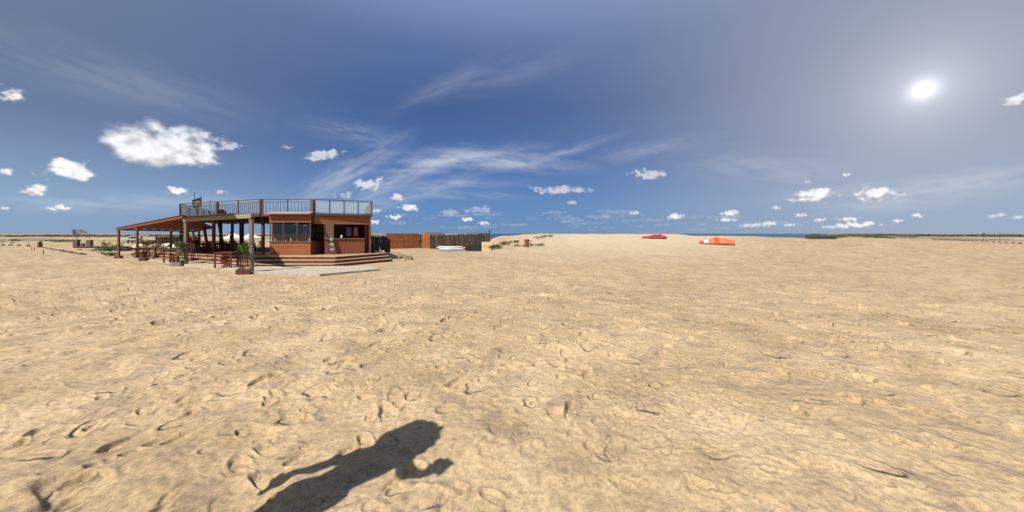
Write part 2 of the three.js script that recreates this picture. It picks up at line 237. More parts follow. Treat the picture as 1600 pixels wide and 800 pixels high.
{
  const th = []; const A = 1.03, NF = 1120;
  for (let i = 0; i <= NF; i++) th.push(-A + 2 * A * i / NF);
  for (let i = 1; i < 64; i++) th.push(A + (2 * Math.PI - 2 * A) * i / 64);
  const rs = [0.05, 0.3, 0.6, 0.9, 1.15, 1.35, 1.5]; let r = 1.6;
  while (r < 6000) { rs.push(r); r += r < 100 ? Math.max(0.007, Math.min(r * r / 864 * 0.62, r * 0.035)) : r * 0.05; }
  const nT = th.length, nR = rs.length, pos = new Float32Array(nT * nR * 3), colr = new Float32Array(nT * nR * 3), uv = new Float32Array(nT * nR * 2), idx = [];
  for (let j = 0; j < nR; j++) for (let i = 0; i < nT; i++) {
    const x = Math.sin(th[i]) * rs[j], z = -Math.cos(th[i]) * rs[j], step = Math.max(rs[j] - (rs[j - 1] ?? 0), i <= NF ? 0.002 * rs[j] : 0.07 * rs[j]), o = j * nT + i;
    const y = baseY(x, z) + relief(x, z, step) * quiet(x, z) * (1 - 0.7 * smooth(60, 200, rs[j]));
    pos.set([x, y, z], o * 3); uv.set([x, z], o * 2);
    // dry pale sand, damper or dustier patches, darker grit, painted shade specks
    const p = fbm(x * 0.22, z * 0.22, 3.9, 3), p2 = fbm(x * 1.3, z * 1.3, 6.9, 3), duneward = smooth(-0.15, 0.2, x / Math.max(-z, 1)) * (1 - smooth(0.45, 0.8, x / Math.max(-z, 1))) * smooth(16, 60, -z);
    const p3 = noise(x * 2.6, z * 2.6, 1.9) + 0.6 * noise(x * 6.1, z * 6.1, 2.9), turnedShade = smooth(0.22, 0.55, p3) * quiet(x, z) * (1 - 0.6 * duneward);   // churned damper sand, also painted dark in place of footprint shade
    const k = (1 + 0.26 * p + 0.28 * p2) * (1 - 0.20 * turnedShade) * (1 + 0.07 * smooth(0.25, 0.6, -p3)), g = clamp(0.5 + 1.2 * p2);
    let c = [mix(0.53, 0.60, g) * k, mix(0.378, 0.44, g) * k, mix(0.205, 0.262, g) * k * (1 + 0.08 * turnedShade)];
    c = [mix(c[0], 0.76, 0.8 * duneward), mix(c[1], 0.61, 0.8 * duneward), mix(c[2], 0.415, 0.8 * duneward)];
    const land = smooth(90, 190, rs[j]); const sc = smooth(-0.1, 0.3, noise(x * 0.03, z * 0.05, 2.9)) * land * 0.75;      // far plain with low dry growth
    c = [mix(c[0], 0.20, sc), mix(c[1], 0.165, sc), mix(c[2], 0.09, sc)];
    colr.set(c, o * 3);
  }
  for (let j = 0; j < nR - 1; j++) for (let i = 0; i < nT; i++) { const a = j * nT + i, b = j * nT + (i + 1) % nT, c = a + nT, d = b + nT; idx.push(a, b, c, b, d, c); }
  const g = new THREE.BufferGeometry();
  g.setAttribute('position', new THREE.BufferAttribute(pos, 3)); g.setAttribute('color', new THREE.BufferAttribute(colr, 3)); g.setAttribute('uv', new THREE.BufferAttribute(uv, 2));
  g.setIndex(idx); g.computeVertexNormals();
  const grit = tile(1024, (u, v) => { const s = hash(Math.floor(u * 1024), Math.floor(v * 1024), 5), b = loop(u, v, 34, 1.2), c = loop(u, v, 110, 4.2); return clamp(0.87 + 0.09 * b + 0.10 * c + 0.20 * (s - 0.5) - 0.20 * smooth(0.42, 0.75, b + 0.6 * c) - (s > 0.985 ? 0.25 : 0)); });
  const lumps = tile(1024, (u, v) => { const S = 6, x = u * S + 0.06 * loop(u, v, 22, 2.1) + 0.02 * loop(u, v, 70, 2.6), z = v * S + 0.06 * loop(u, v, 22, 3.1) + 0.02 * loop(u, v, 70, 3.6), a = loop(u, v, 16, 1.9), b = loop(u, v, 44, 8.1), c = loop(u, v, 120, 3.3); return clamp(0.62 + 0.16 * a + 0.13 * Math.abs(b) + 0.07 * c + 4.6 * prints(x, z, 0.5, 0.8, 0.15, 0.08, 0.07, 61, 12) + 4.6 * prints(x, z, 0.3, 0.6, 0.08, 0.05, 0.03, 71, 20)); }, false);
  grit.repeat.set(1 / 2.9, 1 / 2.9); lumps.repeat.set(1 / 6.7, 1 / 6.7);
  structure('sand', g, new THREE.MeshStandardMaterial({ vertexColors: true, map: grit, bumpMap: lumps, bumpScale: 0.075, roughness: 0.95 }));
  const sea = new THREE.PlaneGeometry(16000, 8000, 1, 1); sea.rotateX(-Math.PI / 2);
  const s = structure('sea', sea, mat([0.02, 0.055, 0.10], { roughness: 0.35 })); s.position.set(0, -1.6, -4060);
}

/* ------------------------------------------------------------------ the beach bar */
const bar = thing('beach_bar', 'wooden beach bar with railed roof deck, glazed front and three wide steps', 'bar', V(0, 0, 0));
const FLOOR = 0.6, DECK = 3.65, RAIL = 4.8;
const stepOut = [[-25.6, -26.2], [-16.95, -22.4], [-11.7, -22.6], [-9.5, -27.4]], stepMid = [[-26.2, -27.0], [-17.4, -23.25], [-11.95, -23.3], [-9.95, -28.0]], stepTop = [[-26.8, -27.9], [-17.85, -24.15], [-12.2, -24.0], [-10.4, -28.6]];
const back = [[-15.5, -38], [-34, -42], [-33.6, -31.2]];
[[stepOut, 0.2], [stepMid, 0.4], [stepTop, 0.6]].forEach(([f, top], k) => {
  const poly = [...f, ...back.map(([x, z]) => [x + k * 0.02, z - 0.0 + k * 0.02])];
  part('step', prism(poly, top - 0.035, k ? 0.165 : 0.5), M.riser, bar);
  const grown = poly.map(([x, z], i) => (i < 4 ? [x + (i === 3 ? 0.03 : 0), z + 0.03] : [x, z]));
  part('tread', prism(grown, top, 0.034), M.tread, bar);
});
// deck
const dk = [[-29.3, -30.4], [-19.0, -26.1], [-15.1, -26.1], [-11.4, -28.0]], dkAll = [...dk, [-16.2, -38], [-36.2, -42]];
part('roof_deck', prism(dkAll, DECK, 0.13), M.redwood, bar);
part('ceiling', prism(dkAll.map(([x, z]) => [mix(x, -22, 0.03), mix(z, -33, 0.03)]), DECK - 0.135, 0.06), M.redwood, bar);
for (let i = 0; i < 12; i++) { const t = (i + 0.5) / 12; beam('joist', bar, M.redwood, V(mix(-28.6, -19.6, t), DECK - 0.27, mix(-30.3, -26.6, t)), V(mix(-34.6, -23, t), DECK - 0.27, -40.5), 0.08, 0.15); }
// facade line of the counter side
const S = V(-15.0, 0, -26.15), E = V(-11.5, 0, -28.1), along = E.clone().sub(S), LEN = along.length(); along.normalize();
const outN = V(-along.z, 0, along.x), faceTurn = Math.atan2(-along.z, along.x);
const onFace = (s, y, out = 0) => V(S.x + along.x * s + outN.x * out, y, S.z + along.z * s + outN.z * out);
function cladding(a, b, y0, y1, n, out, label) {           // horizontal boards between two points of a wall
  const dir = b.clone().sub(a).setY(0), L = dir.length(), t = Math.atan2(-dir.z, dir.x), c = a.clone().add(b).multiplyScalar(0.5), h = (y1 - y0) / n;
  const cl = new THREE.Group(); cl.name = 'cladding'; bar.add(cl);
  for (let i = 0; i < n; i++) { const o = box('board', cl, M.cedar[(i * 7 + Math.round(L * 3)) % 3], L, h - 0.007, 0.03 + 0.004 * ((i * 5) % 3), c.x, y0 + h * (i + 0.5), c.z, t); if (label) o.userData.label = label; }
}
// glazed box
const gx0 = -18.05, gx1 = -15.0, gz = -25.75;
box('box_wall', bar, M.redwood, gx1 - gx0 - 0.06, 0.98, 0.08, (gx0 + gx1) / 2, FLOOR + 0.5, gz - 0.08);
cladding(V(gx0, 0, gz), V(gx1, 0, gz), FLOOR + 0.02, 1.56, 7);
box('window_sill', bar, M.cedar[2], gx1 - gx0 + 0.12, 0.06, 0.2, (gx0 + gx1) / 2, 1.595, gz - 0.02);
cladding(V(gx0 - 0.02, 0, gz), V(gx1 + 0.02, 0, gz), 3.04, 3.64, 5);
box('box_lintel', bar, M.redwood, gx1 - gx0 - 0.06, 0.62, 0.08, (gx0 + gx1) / 2, 3.34, gz - 0.08);
{ const aw = box('awning', bar, M.pale, gx1 - gx0 + 0.16, 0.05, 0.62, (gx0 + gx1) / 2, 3.74, gz + 0.06); aw.rotation.x = 0.30; }
for (const x of [gx0 + 0.02, gx1 - 0.02]) { const sgn = x < -16 ? 1 : -1; box('box_side', bar, M.redwood, 0.06, 0.98, 1.9, x + sgn * 0.04, FLOOR + 0.5, gz - 1.1); box('box_side', bar, M.redwood, 0.06, 0.6, 1.9, x + sgn * 0.04, 3.34, gz - 1.1); }
for (let i = 0; i < 3; i++) { const w = (gx1 - gx0) / 3; const p = box('window', bar, M.glass, w - 0.05, 1.38, 0.012, gx0 + w * (i + 0.5), 2.33, gz - 0.02); }
for (let i = 0; i <= 3; i++) box('window_frame', bar, M.rail, 0.045, 1.40, 0.06, gx0 + (gx1 - gx0) * i / 3 + (i === 0 ? 0.022 : i === 3 ? -0.022 : 0), 2.33, gz - 0.02);
box('window', bar, M.glass, 0.012, 1.38, 1.7, gx1 - 0.06, 2.33, gz - 1.0);
// counter side
cladding(onFace(0.02, 0), onFace(LEN, 0), 2.93, 3.63, 5);
{ const m = onFace(LEN / 2, 3.28, -0.06); box('fascia_backing', bar, M.redwood, LEN - 0.1, 0.68, 0.06, m.x, m.y, m.z, faceTurn); }
{ const s0 = 0.72, s1 = 3.55, n = 10; for (let i = 0; i < n; i++) { const w = (s1 - s0) / n, c = onFace(s0 + w * (i + 0.5), 1.19, 0.0); box('counter_board', bar, M.counter, w - 0.006, 1.14, 0.05 + 0.004 * (i % 3), c.x, c.y, c.z, faceTurn); }
  const c = onFace((s0 + s1) / 2, 1.80, -0.15); box('counter_top', bar, M.panel, s1 - s0 + 0.08, 0.07, 0.5, c.x, c.y, c.z, faceTurn);
  const p = onFace(1.02, 2.38, 0); box('wall_panel', bar, M.panel, 0.6, 1.08, 0.05, p.x, p.y, p.z, faceTurn);
  for (const s of [0.72, 1.33]) { const q = onFace(s, 2.38, 0.01); box('panel_edge', bar, M.rail, 0.05, 1.09, 0.09, q.x, q.y, q.z, faceTurn); }
  const e = onFace(LEN - 0.05, 1.76, 0.0); box('corner_post', bar, M.counter, 0.12, 2.33, 0.12, e.x, e.y, e.z, faceTurn);
  const k = onFace(3.9, 1.76, -0.9); box('passage_wall', bar, M.redwood, 0.5, 2.32, 0.06, k.x, k.y, k.z, faceTurn);
}
// inner walls of the bar room
const wallOf = (a, b, y0, y1, m, name = 'inner_wall') => { const dir = b.clone().sub(a), L = Math.hypot(dir.x, dir.z); return box(name, bar, m, L, y1 - y0, 0.1, (a.x + b.x) / 2, (y0 + y1) / 2, (a.z + b.z) / 2, Math.atan2(-dir.z, dir.x)); };
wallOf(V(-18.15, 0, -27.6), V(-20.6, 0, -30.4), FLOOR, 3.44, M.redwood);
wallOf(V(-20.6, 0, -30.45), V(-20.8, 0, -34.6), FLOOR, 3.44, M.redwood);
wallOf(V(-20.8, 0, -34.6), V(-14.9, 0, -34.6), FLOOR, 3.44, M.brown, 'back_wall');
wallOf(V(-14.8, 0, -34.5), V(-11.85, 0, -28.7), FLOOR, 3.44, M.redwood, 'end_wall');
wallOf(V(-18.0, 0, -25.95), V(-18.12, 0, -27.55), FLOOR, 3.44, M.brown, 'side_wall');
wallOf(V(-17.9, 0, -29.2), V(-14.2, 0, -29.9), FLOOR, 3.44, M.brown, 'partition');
// deck posts and leaning props
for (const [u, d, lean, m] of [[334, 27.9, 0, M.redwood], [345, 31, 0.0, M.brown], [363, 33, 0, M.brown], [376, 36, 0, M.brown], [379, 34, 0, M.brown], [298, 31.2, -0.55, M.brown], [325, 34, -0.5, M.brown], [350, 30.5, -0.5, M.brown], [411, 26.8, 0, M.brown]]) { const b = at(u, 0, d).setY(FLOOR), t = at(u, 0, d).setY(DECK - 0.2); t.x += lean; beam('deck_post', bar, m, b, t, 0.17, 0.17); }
// deck railing
function railing(a, b, bays, { heavy = [], glass = false, lite = false } = {}) {
  const rl = new THREE.Group(); rl.name = 'railing'; bar.add(rl);
  const A = a.clone().setY(0), B = b.clone().setY(0), L = A.distanceTo(B), t = Math.atan2(-(B.z - A.z), B.x - A.x), P = s => A.clone().lerp(B, s);
  beam('top_rail', rl, M.rail, P(0).setY(RAIL), P(1).setY(RAIL), 0.09, 0.06, 0.04);
  if (!glass) beam('top_rail', rl, M.rail, P(0).setY(RAIL - 0.2), P(1).setY(RAIL - 0.2), 0.04, 0.04);
  beam('bottom_rail', rl, M.rail, P(0).setY(DECK + 0.13), P(1).setY(DECK + 0.13), 0.05, 0.05);
  for (let i = 0; i <= bays; i++) { const c = P(clamp(i / bays, 0.004, 0.996)), big = heavy.includes(i); box(big ? 'rail_post' : 'rail_stanchion', rl, M.rail, big ? 0.2 : 0.075, RAIL - DECK - 0.03, big ? 0.16 : 0.075, c.x, (RAIL + DECK) / 2 - 0.016, c.z, t); }
  for (let i = 0; i < bays; i++) {
    if (glass) { const c = P((i + 0.5) / bays); box('glass_panel', rl, M.frost, L / bays - 0.1, 0.9, 0.014, c.x, DECK + 0.62, c.z, t); continue; }
    const n = Math.round(L / bays / (lite ? 0.4 : 0.255)); for (let k = 1; k < n; k++) { const c = P((i + k / n) / bays); box('baluster', rl, M.rail, 0.028, RAIL - DECK - 0.35, 0.028, c.x, DECK + 0.53, c.z, t); }
  }
}
const dv = dk.map(([x, z]) => V(x, 0, z + 0 - 0.06));
railing(dv[0], dv[1], 4, { heavy: [2, 4] });
railing(dv[1].clone().add(V(0.12, 0, 0)), dv[2], 2, { heavy: [2] });
railing(dv[2].clone().add(V(0.12, 0, -0.06)), dv[3], 4, { glass: true });
railing(dv[3].clone().add(V(-0.02, 0, -0.1)), V(-16.1, 0, -37.8), 4, { lite: true });
railing(dv[0].clone().add(V(-0.03, 0, -0.12)), V(-36, 0, -41.8), 5, { lite: true });
beam('deck_edge', bar, M.brown, dv[2].clone().setY(DECK - 0.01).add(V(0.05, 0, 0.12)), dv[3].clone().setY(DECK - 0.01).add(V(0.08, 0, 0.1)), 0.06, 0.16);
beam('deck_edge', bar, M.brown, dv[0].clone().setY(DECK - 0.05).add(V(0, 0, 0.1)), dv[1].clone().setY(DECK - 0.05).add(V(0, 0, 0.1)), 0.06, 0.24);

// concrete apron in front of the steps
{
  const ap = thing('concrete_apron', 'cracked pale concrete slabs laid on the sand in front of steps', 'paving', V(0, 0, 0));
  const spots = [[[287, 23.6], [391, 19.2], [391.5, 21.9], [289, 25.6]], [[392.2, 19.0], [500, 17.9], [487, 22.3], [392.2, 22.2]], [[501.2, 17.95], [594, 20.6], [574, 22.6], [488, 22.4]], [[226, 28.3], [286, 23.9], [288, 26], [232, 30.5]]];
  for (const s of spots) { const pts = s.map(([u, d]) => { const p = at(u, 0, d); return [p.x, p.z]; }); const e = []; pts.forEach((p, i) => { const q = pts[(i + 1) % 4]; for (let k = 0; k < 10; k++) { const t = k / 10; e.push([mix(p[0], q[0], t) + (k ? (rand() - 0.5) * 0.07 : 0), mix(p[1], q[1], t) + (k ? (rand() - 0.5) * 0.09 : 0)]); } }); part('slab', prism(e, 0.10 + rand() * 0.02, 0.3), M.concrete, ap); }
}

// front pergola: pale beam on two posts, slats back to the deck
const PA = V(-22.55, 3.14, -23.8), PB = V(-14.55, 3.18, -19.2);
{
  const p = thing('pergola', 'slatted timber pergola with pale front beam on two grey posts', 'pergola', V(0, 0, 0));
  beam('front_beam', p, M.pale, PA, PB, 0.07, 0.24, 0.3);
  beam('side_beam', p, M.brown, PA.clone().add(V(0.1, 0, -0.1)), V(-28.9, 3.4, -30.3), 0.07, 0.2);
  for (const q of [PA, PB]) { beam('post', p, M.postGrey, V(q.x, sandY(q.x, q.z) - 0.3, q.z - 0.1), V(q.x, 3.04, q.z - 0.1), 0.17, 0.17); }
  const n = 30;
  for (let i = 0; i < n; i++) { const t = 0.80 * (i + 0.5) / n, a = PA.clone().lerp(PB, t).add(V(0.28, 0.0, 0.5)), b = V(mix(-28.7, -18.8, t), 3.42, mix(-30.2, -26.05, t)); a.y += 0.155; b.y += 0.14; a.addScaledVector(a.clone().sub(b).setY(0).normalize(), 0.15); beam('slat', p, i % 3 ? M.redwood : M.brown, a, b, 0.10, 0.03); }
  for (const t of [0.5]) { const a = PA.clone().lerp(V(-28.7, 3.42, -30.2), t), b = PA.clone().lerp(PB, 0.71).lerp(V(-21.7, 3.42, -27.2), t); a.y += 0.02; b.y += 0.02; beam('cross_beam', p, M.brown, a, b, 0.06, 0.16); }
}
// low side pergola, falling away to the left
{
  const p = thing('pergola', 'orange-brown lean-to pergola with latticed roof sloping down to the left', 'pergola', V(0, 0, 0));
  const a0 = V(-22.75, 3.36, -23.95), a1 = at(183, 358.5, 30.5), b0 = at(331, 355.8, 34), b1 = at(304, 361.6, 40);
  const f = (s, t) => a0.clone().lerp(a1, s).lerp(b0.clone().lerp(b1, s), t);
  beam('front_beam', p, M.orange, f(0, 0), f(1, 0), 0.09, 0.17);
  beam('back_beam', p, M.redwood, f(0, 1), f(1, 1), 0.09, 0.17); beam('end_beam', p, M.redwood, f(1, 0), f(1, 1), 0.09, 0.15);
  for (let i = 0; i < 64; i++) { const s = (i + 0.5) / 64, o = beam('slat', p, i % 2 ? M.orange : M.redwood, f(s, -0.015).add(V(0, 0.12, 0)), f(s, 1.01).add(V(0, 0.12, 0)), 0.075, 0.045); }
  for (let i = 1; i < 9; i++) beam('purlin', p, M.redwood, f(0, i / 9).add(V(0, 0.055, 0)), f(1, i / 9).add(V(0, 0.055, 0)), 0.06, 0.08);
  for (const [s, t, m] of [[0.985, 0.008, M.orange], [0.66, 0.01, M.orange], [0.97, 0.97, M.redwood], [0.62, 0.97, M.redwood], [0.45, 0.55, M.brown], [0.8, 0.55, M.redwood]]) { const q = f(s, t); beam('post', p, m, V(q.x, -0.25, q.z), V(q.x, q.y - 0.09, q.z), 0.13, 0.13); }
  const q = f(0.985, 0.008); const b = box('post_base', p, M.redwood, 0.4, 0.26, 0.4, q.x, 0.1, q.z, 0.3);
}

/* ------------------------------------------------------------------ furniture and what stands on the bar */
function chair(m, tall = 0.95) {
  const c = new THREE.Group(); c.name = 'wooden_chair'; c.userData = { category: 'chair' };
  box('seat', c, m, 0.44, 0.04, 0.42, 0, 0.45, 0); for (const x of [-0.19, 0.19]) for (const z of [-0.18, 0.18]) box('leg', c, m, 0.045, z < 0 ? tall : 0.43, 0.045, x, z < 0 ? tall / 2 : 0.215, z);
  for (const y of [0.62, 0.75, tall - 0.05]) box('back_slat', c, m, 0.33, 0.07, 0.025, 0, y, -0.18); return c;
}
function table(m, w = 0.8, h = 0.75) {
  const t = new THREE.Group(); t.name = 'wooden_table'; t.userData = { category: 'table' };
  for (let i = 0; i < 5; i++) box('top_board', t, m, w, 0.035, w / 5 - 0.008, 0, h - 0.018, -w / 2 + w / 5 * (i + 0.5)); for (const x of [-1, 1]) for (const z of [-1, 1]) box('leg', t, m, 0.08, h - 0.04, 0.08, x * (w / 2 - 0.07), (h - 0.04) / 2, z * (w / 2 - 0.07));
  box('apron_rail', t, m, w - 0.24, 0.09, 0.03, 0, h - 0.085, w / 2 - 0.07); return t;
}
const chD = chair(M.redwood), tbD = table(M.redwood, 0.85), grpC = 'wooden chairs in the shade of the bar', grpT = 'wooden tables in the shade of the bar';
[[305, 29.4], [322, 31.2], [340, 30.2], [357, 31.5], [372, 30.0], [388, 31.6]].forEach(([u, d], i) => {
  const p = at(u, 0, d).setY(FLOOR);
  copy(tbD, p, rand() * 0.4, `wooden table, ${nth(i)} from the left on the shaded terrace`, grpT);
  [0.3, 1.9, 3.5, 5.0].forEach((a, k) => copy(chD, V(p.x + Math.sin(a) * 0.72, FLOOR, p.z + Math.cos(a) * 0.72), a + Math.PI, `wooden chair on the ${['near', 'right', 'far', 'left'][k]} side of the ${nth(i)} shaded table from left`, grpC));
});
const tbR = table(M.redwood, 0.95, 0.95), stool = table(M.redwood, 0.42, 0.62); stool.name = 'wooden_stool'; stool.userData = { category: 'stool' };
const chR = chair(M.redwood, 1.45);
for (const [u, d, turn, lab] of [[354, 21.4, 0.25, 'nearest the pale post and the red planter box'], [272.5, 25.2, 0.35, 'beside the left grey pergola post'], [228, 28.6, 0.3, 'farthest left, under the side pergola']]) {
  const p = at(u, 0, d); p.y = u > 240 ? 0.11 : 0.1;
  copy(tbR, p, turn, 'red-brown tall wooden table ' + lab, 'red-brown tables along the apron');
  copy(chR, V(p.x + 0.75, p.y, p.z - 0.35), -1.2, 'red-brown tall-backed chair right of the table ' + lab, 'red-brown chairs along the apron');
  copy(stool, V(p.x - 0.1, p.y, p.z - 0.05), 0.2, 'red-brown wooden stool under the table ' + lab, 'red-brown stools along the apron');
}
{ // small things by the near table and on the deck
  const g = new THREE.LatheGeometry([[0, 0], [0.11, 0], [0.15, 0.1], [0.16, 0.24], [0.13, 0.3], [0.02, 0.33]].map(a => new THREE.Vector2(...a)), 14), b = part('bucket', g, mat([0.55, 0.33, 0.27]), scene, at(347, 0, 20.9).setY(0.12)); b.scale.setScalar(0.7); tag(b, 'small pale pink bucket under the nearest red-brown table', 'bucket');
  const tarp = new THREE.CapsuleGeometry(0.09, 0.75, 6, 14); tarp.rotateZ(Math.PI / 2); const pp = tarp.attributes.position; for (let i = 0; i < pp.count; i++) { const n = noise(pp.getX(i) * 6, pp.getY(i) * 9, pp.getZ(i) * 9) * 0.05; pp.setY(i, pp.getY(i) * 1 + n); pp.setZ(i, pp.getZ(i) + n); } tarp.computeVertexNormals();
  tag(part('rolled_mat', tarp, mat([0.05, 0.085, 0.045]), scene, V(-16.85, DECK + 0.1, -26.5)), 'dark green rolled mat lying on the roof deck above the window', 'mat');
  const bd = new THREE.IcosahedronGeometry(0.27, 3), bp = bd.attributes.position; for (let i = 0; i < bp.count; i++) { const q = V(bp.getX(i), bp.getY(i), bp.getZ(i)), n = 1 + 0.7 * fbm(q.x * 3, q.y * 3, q.z * 3, 3); bp.setXYZ(i, q.x * n, q.y * 1.05 * n, q.z * n); } bd.computeVertexNormals();
  tag(part('tarp_bundle', bd, mat([0.055, 0.055, 0.06]), scene, V(-24.1, DECK + 0.3, -28.75)), 'dark grey lumpy bundle behind the rail post on the roof deck', 'bundle');
  // flag
  const fl = thing('flag', 'black flag with pale lettering flying from a pole on the roof deck', 'flag', V(-29.0, DECK, -31.2));
  rod('pole', fl, M.rail, V(0.95, 0, 0), V(0.95, 1.95, 0), 0.025);
  const cv = document.createElement('canvas'); cv.width = 128; cv.height = 96; const c = cv.getContext('2d'); c.fillStyle = '#16161a'; c.fillRect(0, 0, 128, 96); c.fillStyle = '#b9a98c'; for (const [x, y, w, h] of [[22, 30, 6, 20], [28, 38, 10, 5], [40, 30, 5, 20], [50, 31, 16, 5], [56, 36, 5, 14], [74, 30, 5, 20], [79, 30, 12, 5], [79, 44, 12, 5], [96, 29, 6, 21]]) c.fillRect(x, y, w, h); c.fillStyle = '#6a635a'; c.fillRect(18, 60, 92, 14);
  const ft = new THREE.CanvasTexture(cv); ft.colorSpace = THREE.SRGBColorSpace;
  const fg = new THREE.BoxGeometry(0.8, 0.78, 0.012, 16, 10, 1), fp = fg.attributes.position; for (let i = 0; i < fp.count; i++) { const x = fp.getX(i); fp.setY(i, fp.getY(i) + x * 0.28 * (fp.getY(i) > 0 ? 1 : 0.1)); fp.setZ(i, fp.getZ(i) + 0.07 * Math.sin(x * 7) * (0.4 - x)); } fg.computeVertexNormals();
  part('cloth', fg, mat([1, 1, 1], { map: ft }), fl, V(0.53, 1.32, 0));
  const mast = thing('aerial_mast', 'thin bare metal mast on the roof deck left of the black flag', 'mast', V(-28.95, DECK, -31.4)); rod('mast_pole', mast, M.iron, V(0.1, 0, 0), V(0.1, 2.3, 0), 0.022); rod('cross_arm', mast, M.iron, V(-0.08, 1.55, 0), V(0.16, 1.5, 0), 0.03);
  const mast2 = thing('aerial_mast', 'thin bare pole on the roof deck right of the black flag', 'mast', V(-26.2, DECK, -30.0)); rod('mast_pole', mast2, M.iron, V(0, 0, 0), V(0, 1.42, 0), 0.016); rod('cap', mast2, M.iron, V(0, 1.42, 0), V(0, 1.47, 0), 0.03);
}
{ // inside the glazed box
  const lampGeo = new THREE.LatheGeometry([[0.02, 0.16], [0.05, 0.15], [0.10, 0.08], [0.15, 0.0], [0.14, 0.0], [0.09, 0.07], [0.02, 0.13]].map(a => new THREE.Vector2(...a)), 16);
  for (const [x, y, z, l] of [[-16.45, 2.86, -26.3, 'white pendant lamp shade behind the window, higher one'], [-16.05, 2.76, -26.8, 'white pendant lamp shade behind the window, lower one']]) { const t = thing('pendant_lamp', l, 'lamp', V(x, y, z), 0, 'pendant lamps behind the window'); part('shade', lampGeo, M.white, t); rod('cord', t, M.iron, V(0, 0.14, 0), V(0, 3.44 - y, 0), 0.006, 0.006, 5); }
  const bottleGeo = new THREE.LatheGeometry([[0, 0], [0.035, 0], [0.036, 0.14], [0.014, 0.2], [0.013, 0.26], [0, 0.26]].map(a => new THREE.Vector2(...a)), 10);
  [[-17.95, 0.7], [-17.72, 1.0], [-16.95, 0.6], [-16.53, 1.0], [-15.15, 0.95]].forEach(([x, s], i) => { const b = tag(part('bottle', bottleGeo, mat([0.62, 0.58, 0.48], { roughness: 0.3 }), scene, V(x, 1.625, gz - 0.1)), ['pale bottle at the left end of the window sill', 'pale bottle second from left on the window sill', 'short pale bottle left of the middle on the window sill', 'tall pale bottle in the middle of the window sill', 'pale bottle at the right end of the window sill'][i], 'bottle', 'bottles on the window sill'); b.scale.setScalar(s); });
  const apron = new THREE.BoxGeometry(0.3, 0.72, 0.03, 6, 8, 1), ap = apron.attributes.position; for (let i = 0; i < ap.count; i++) { ap.setX(i, ap.getX(i) * (1.1 - 0.3 * ap.getY(i))); ap.setZ(i, ap.getZ(i) + 0.03 * Math.sin(ap.getX(i) * 22)); } apron.computeVertexNormals();
  tag(part('hanging_cloth', apron, mat([0.16, 0.022, 0.06]), scene, V(-16.2, 2.15, -27.0)), 'dark pink cloth hanging inside behind the window', 'cloth');
  const tee = apron.clone();
  [[2.95, [0.40, 0.07, 0.04], 'red cloth hanging in the serving opening near its right end'], [2.45, [0.08, 0.12, 0.22], 'blue-grey cloth hanging in the serving opening left of the red one']].forEach(([q, c, l]) => { const p = onFace(q, 2.35, -0.55), o = tag(part('hanging_cloth', tee, mat(c), scene, p), l, 'cloth', 'cloths in the serving opening'); o.rotation.y = faceTurn; });
  { const p = onFace(1.9, 1.84, -0.1), g = new THREE.LatheGeometry([[0, 0], [0.07, 0], [0.09, 0.04], [0.06, 0.12], [0.1, 0.2], [0, 0.24]].map(a => new THREE.Vector2(...a)), 12); tag(part('jug', g, mat([0.6, 0.56, 0.5]), scene, p), 'small pale jug standing on the serving counter', 'jug'); }
  for (const [x, y] of [[-17.2, 1.9], [-17.2, 2.4]]) { const sh = thing('wall_shelf', y < 2 ? 'lower wooden shelf on the partition behind the window' : 'upper wooden shelf on the partition behind the window', 'shelf', V(-16.6, y, -29.15), -0.187, 'shelves behind the window'); box('board', sh, M.pale, 2.4, 0.04, 0.22, 0, 0, 0); for (const q of [-1, 1]) box('bracket', sh, M.iron, 0.03, 0.16, 0.18, q, -0.1, 0); for (let i = 0; i < 9; i++) { const b = tag(part('bottle', bottleGeo, mat([[0.45, 0.35, 0.12], [0.12, 0.3, 0.12], [0.5, 0.5, 0.48]][i % 3], { roughness: 0.25 }), scene, V(-17.5 + i * 0.22, y + 0.02, -29.0 - i * 0.042)), `${['amber', 'green', 'clear'][i % 3]} bottle, ${nth(i)} from the left on the ${y < 2 ? 'lower' : 'upper'} shelf behind the window`, 'bottle', 'bottles on the shelves behind the window'); } }
  const bc = thing('serving_counter', 'dark wooden serving counter inside behind the window', 'counter', V(-16.5, FLOOR, -27.6)); box('counter_front', bc, M.brown, 2.6, 1.0, 0.06, 0, 0.5, 0.2); box('counter_top', bc, M.brown, 2.7, 0.06, 0.6, 0, 1.04, 0);
}
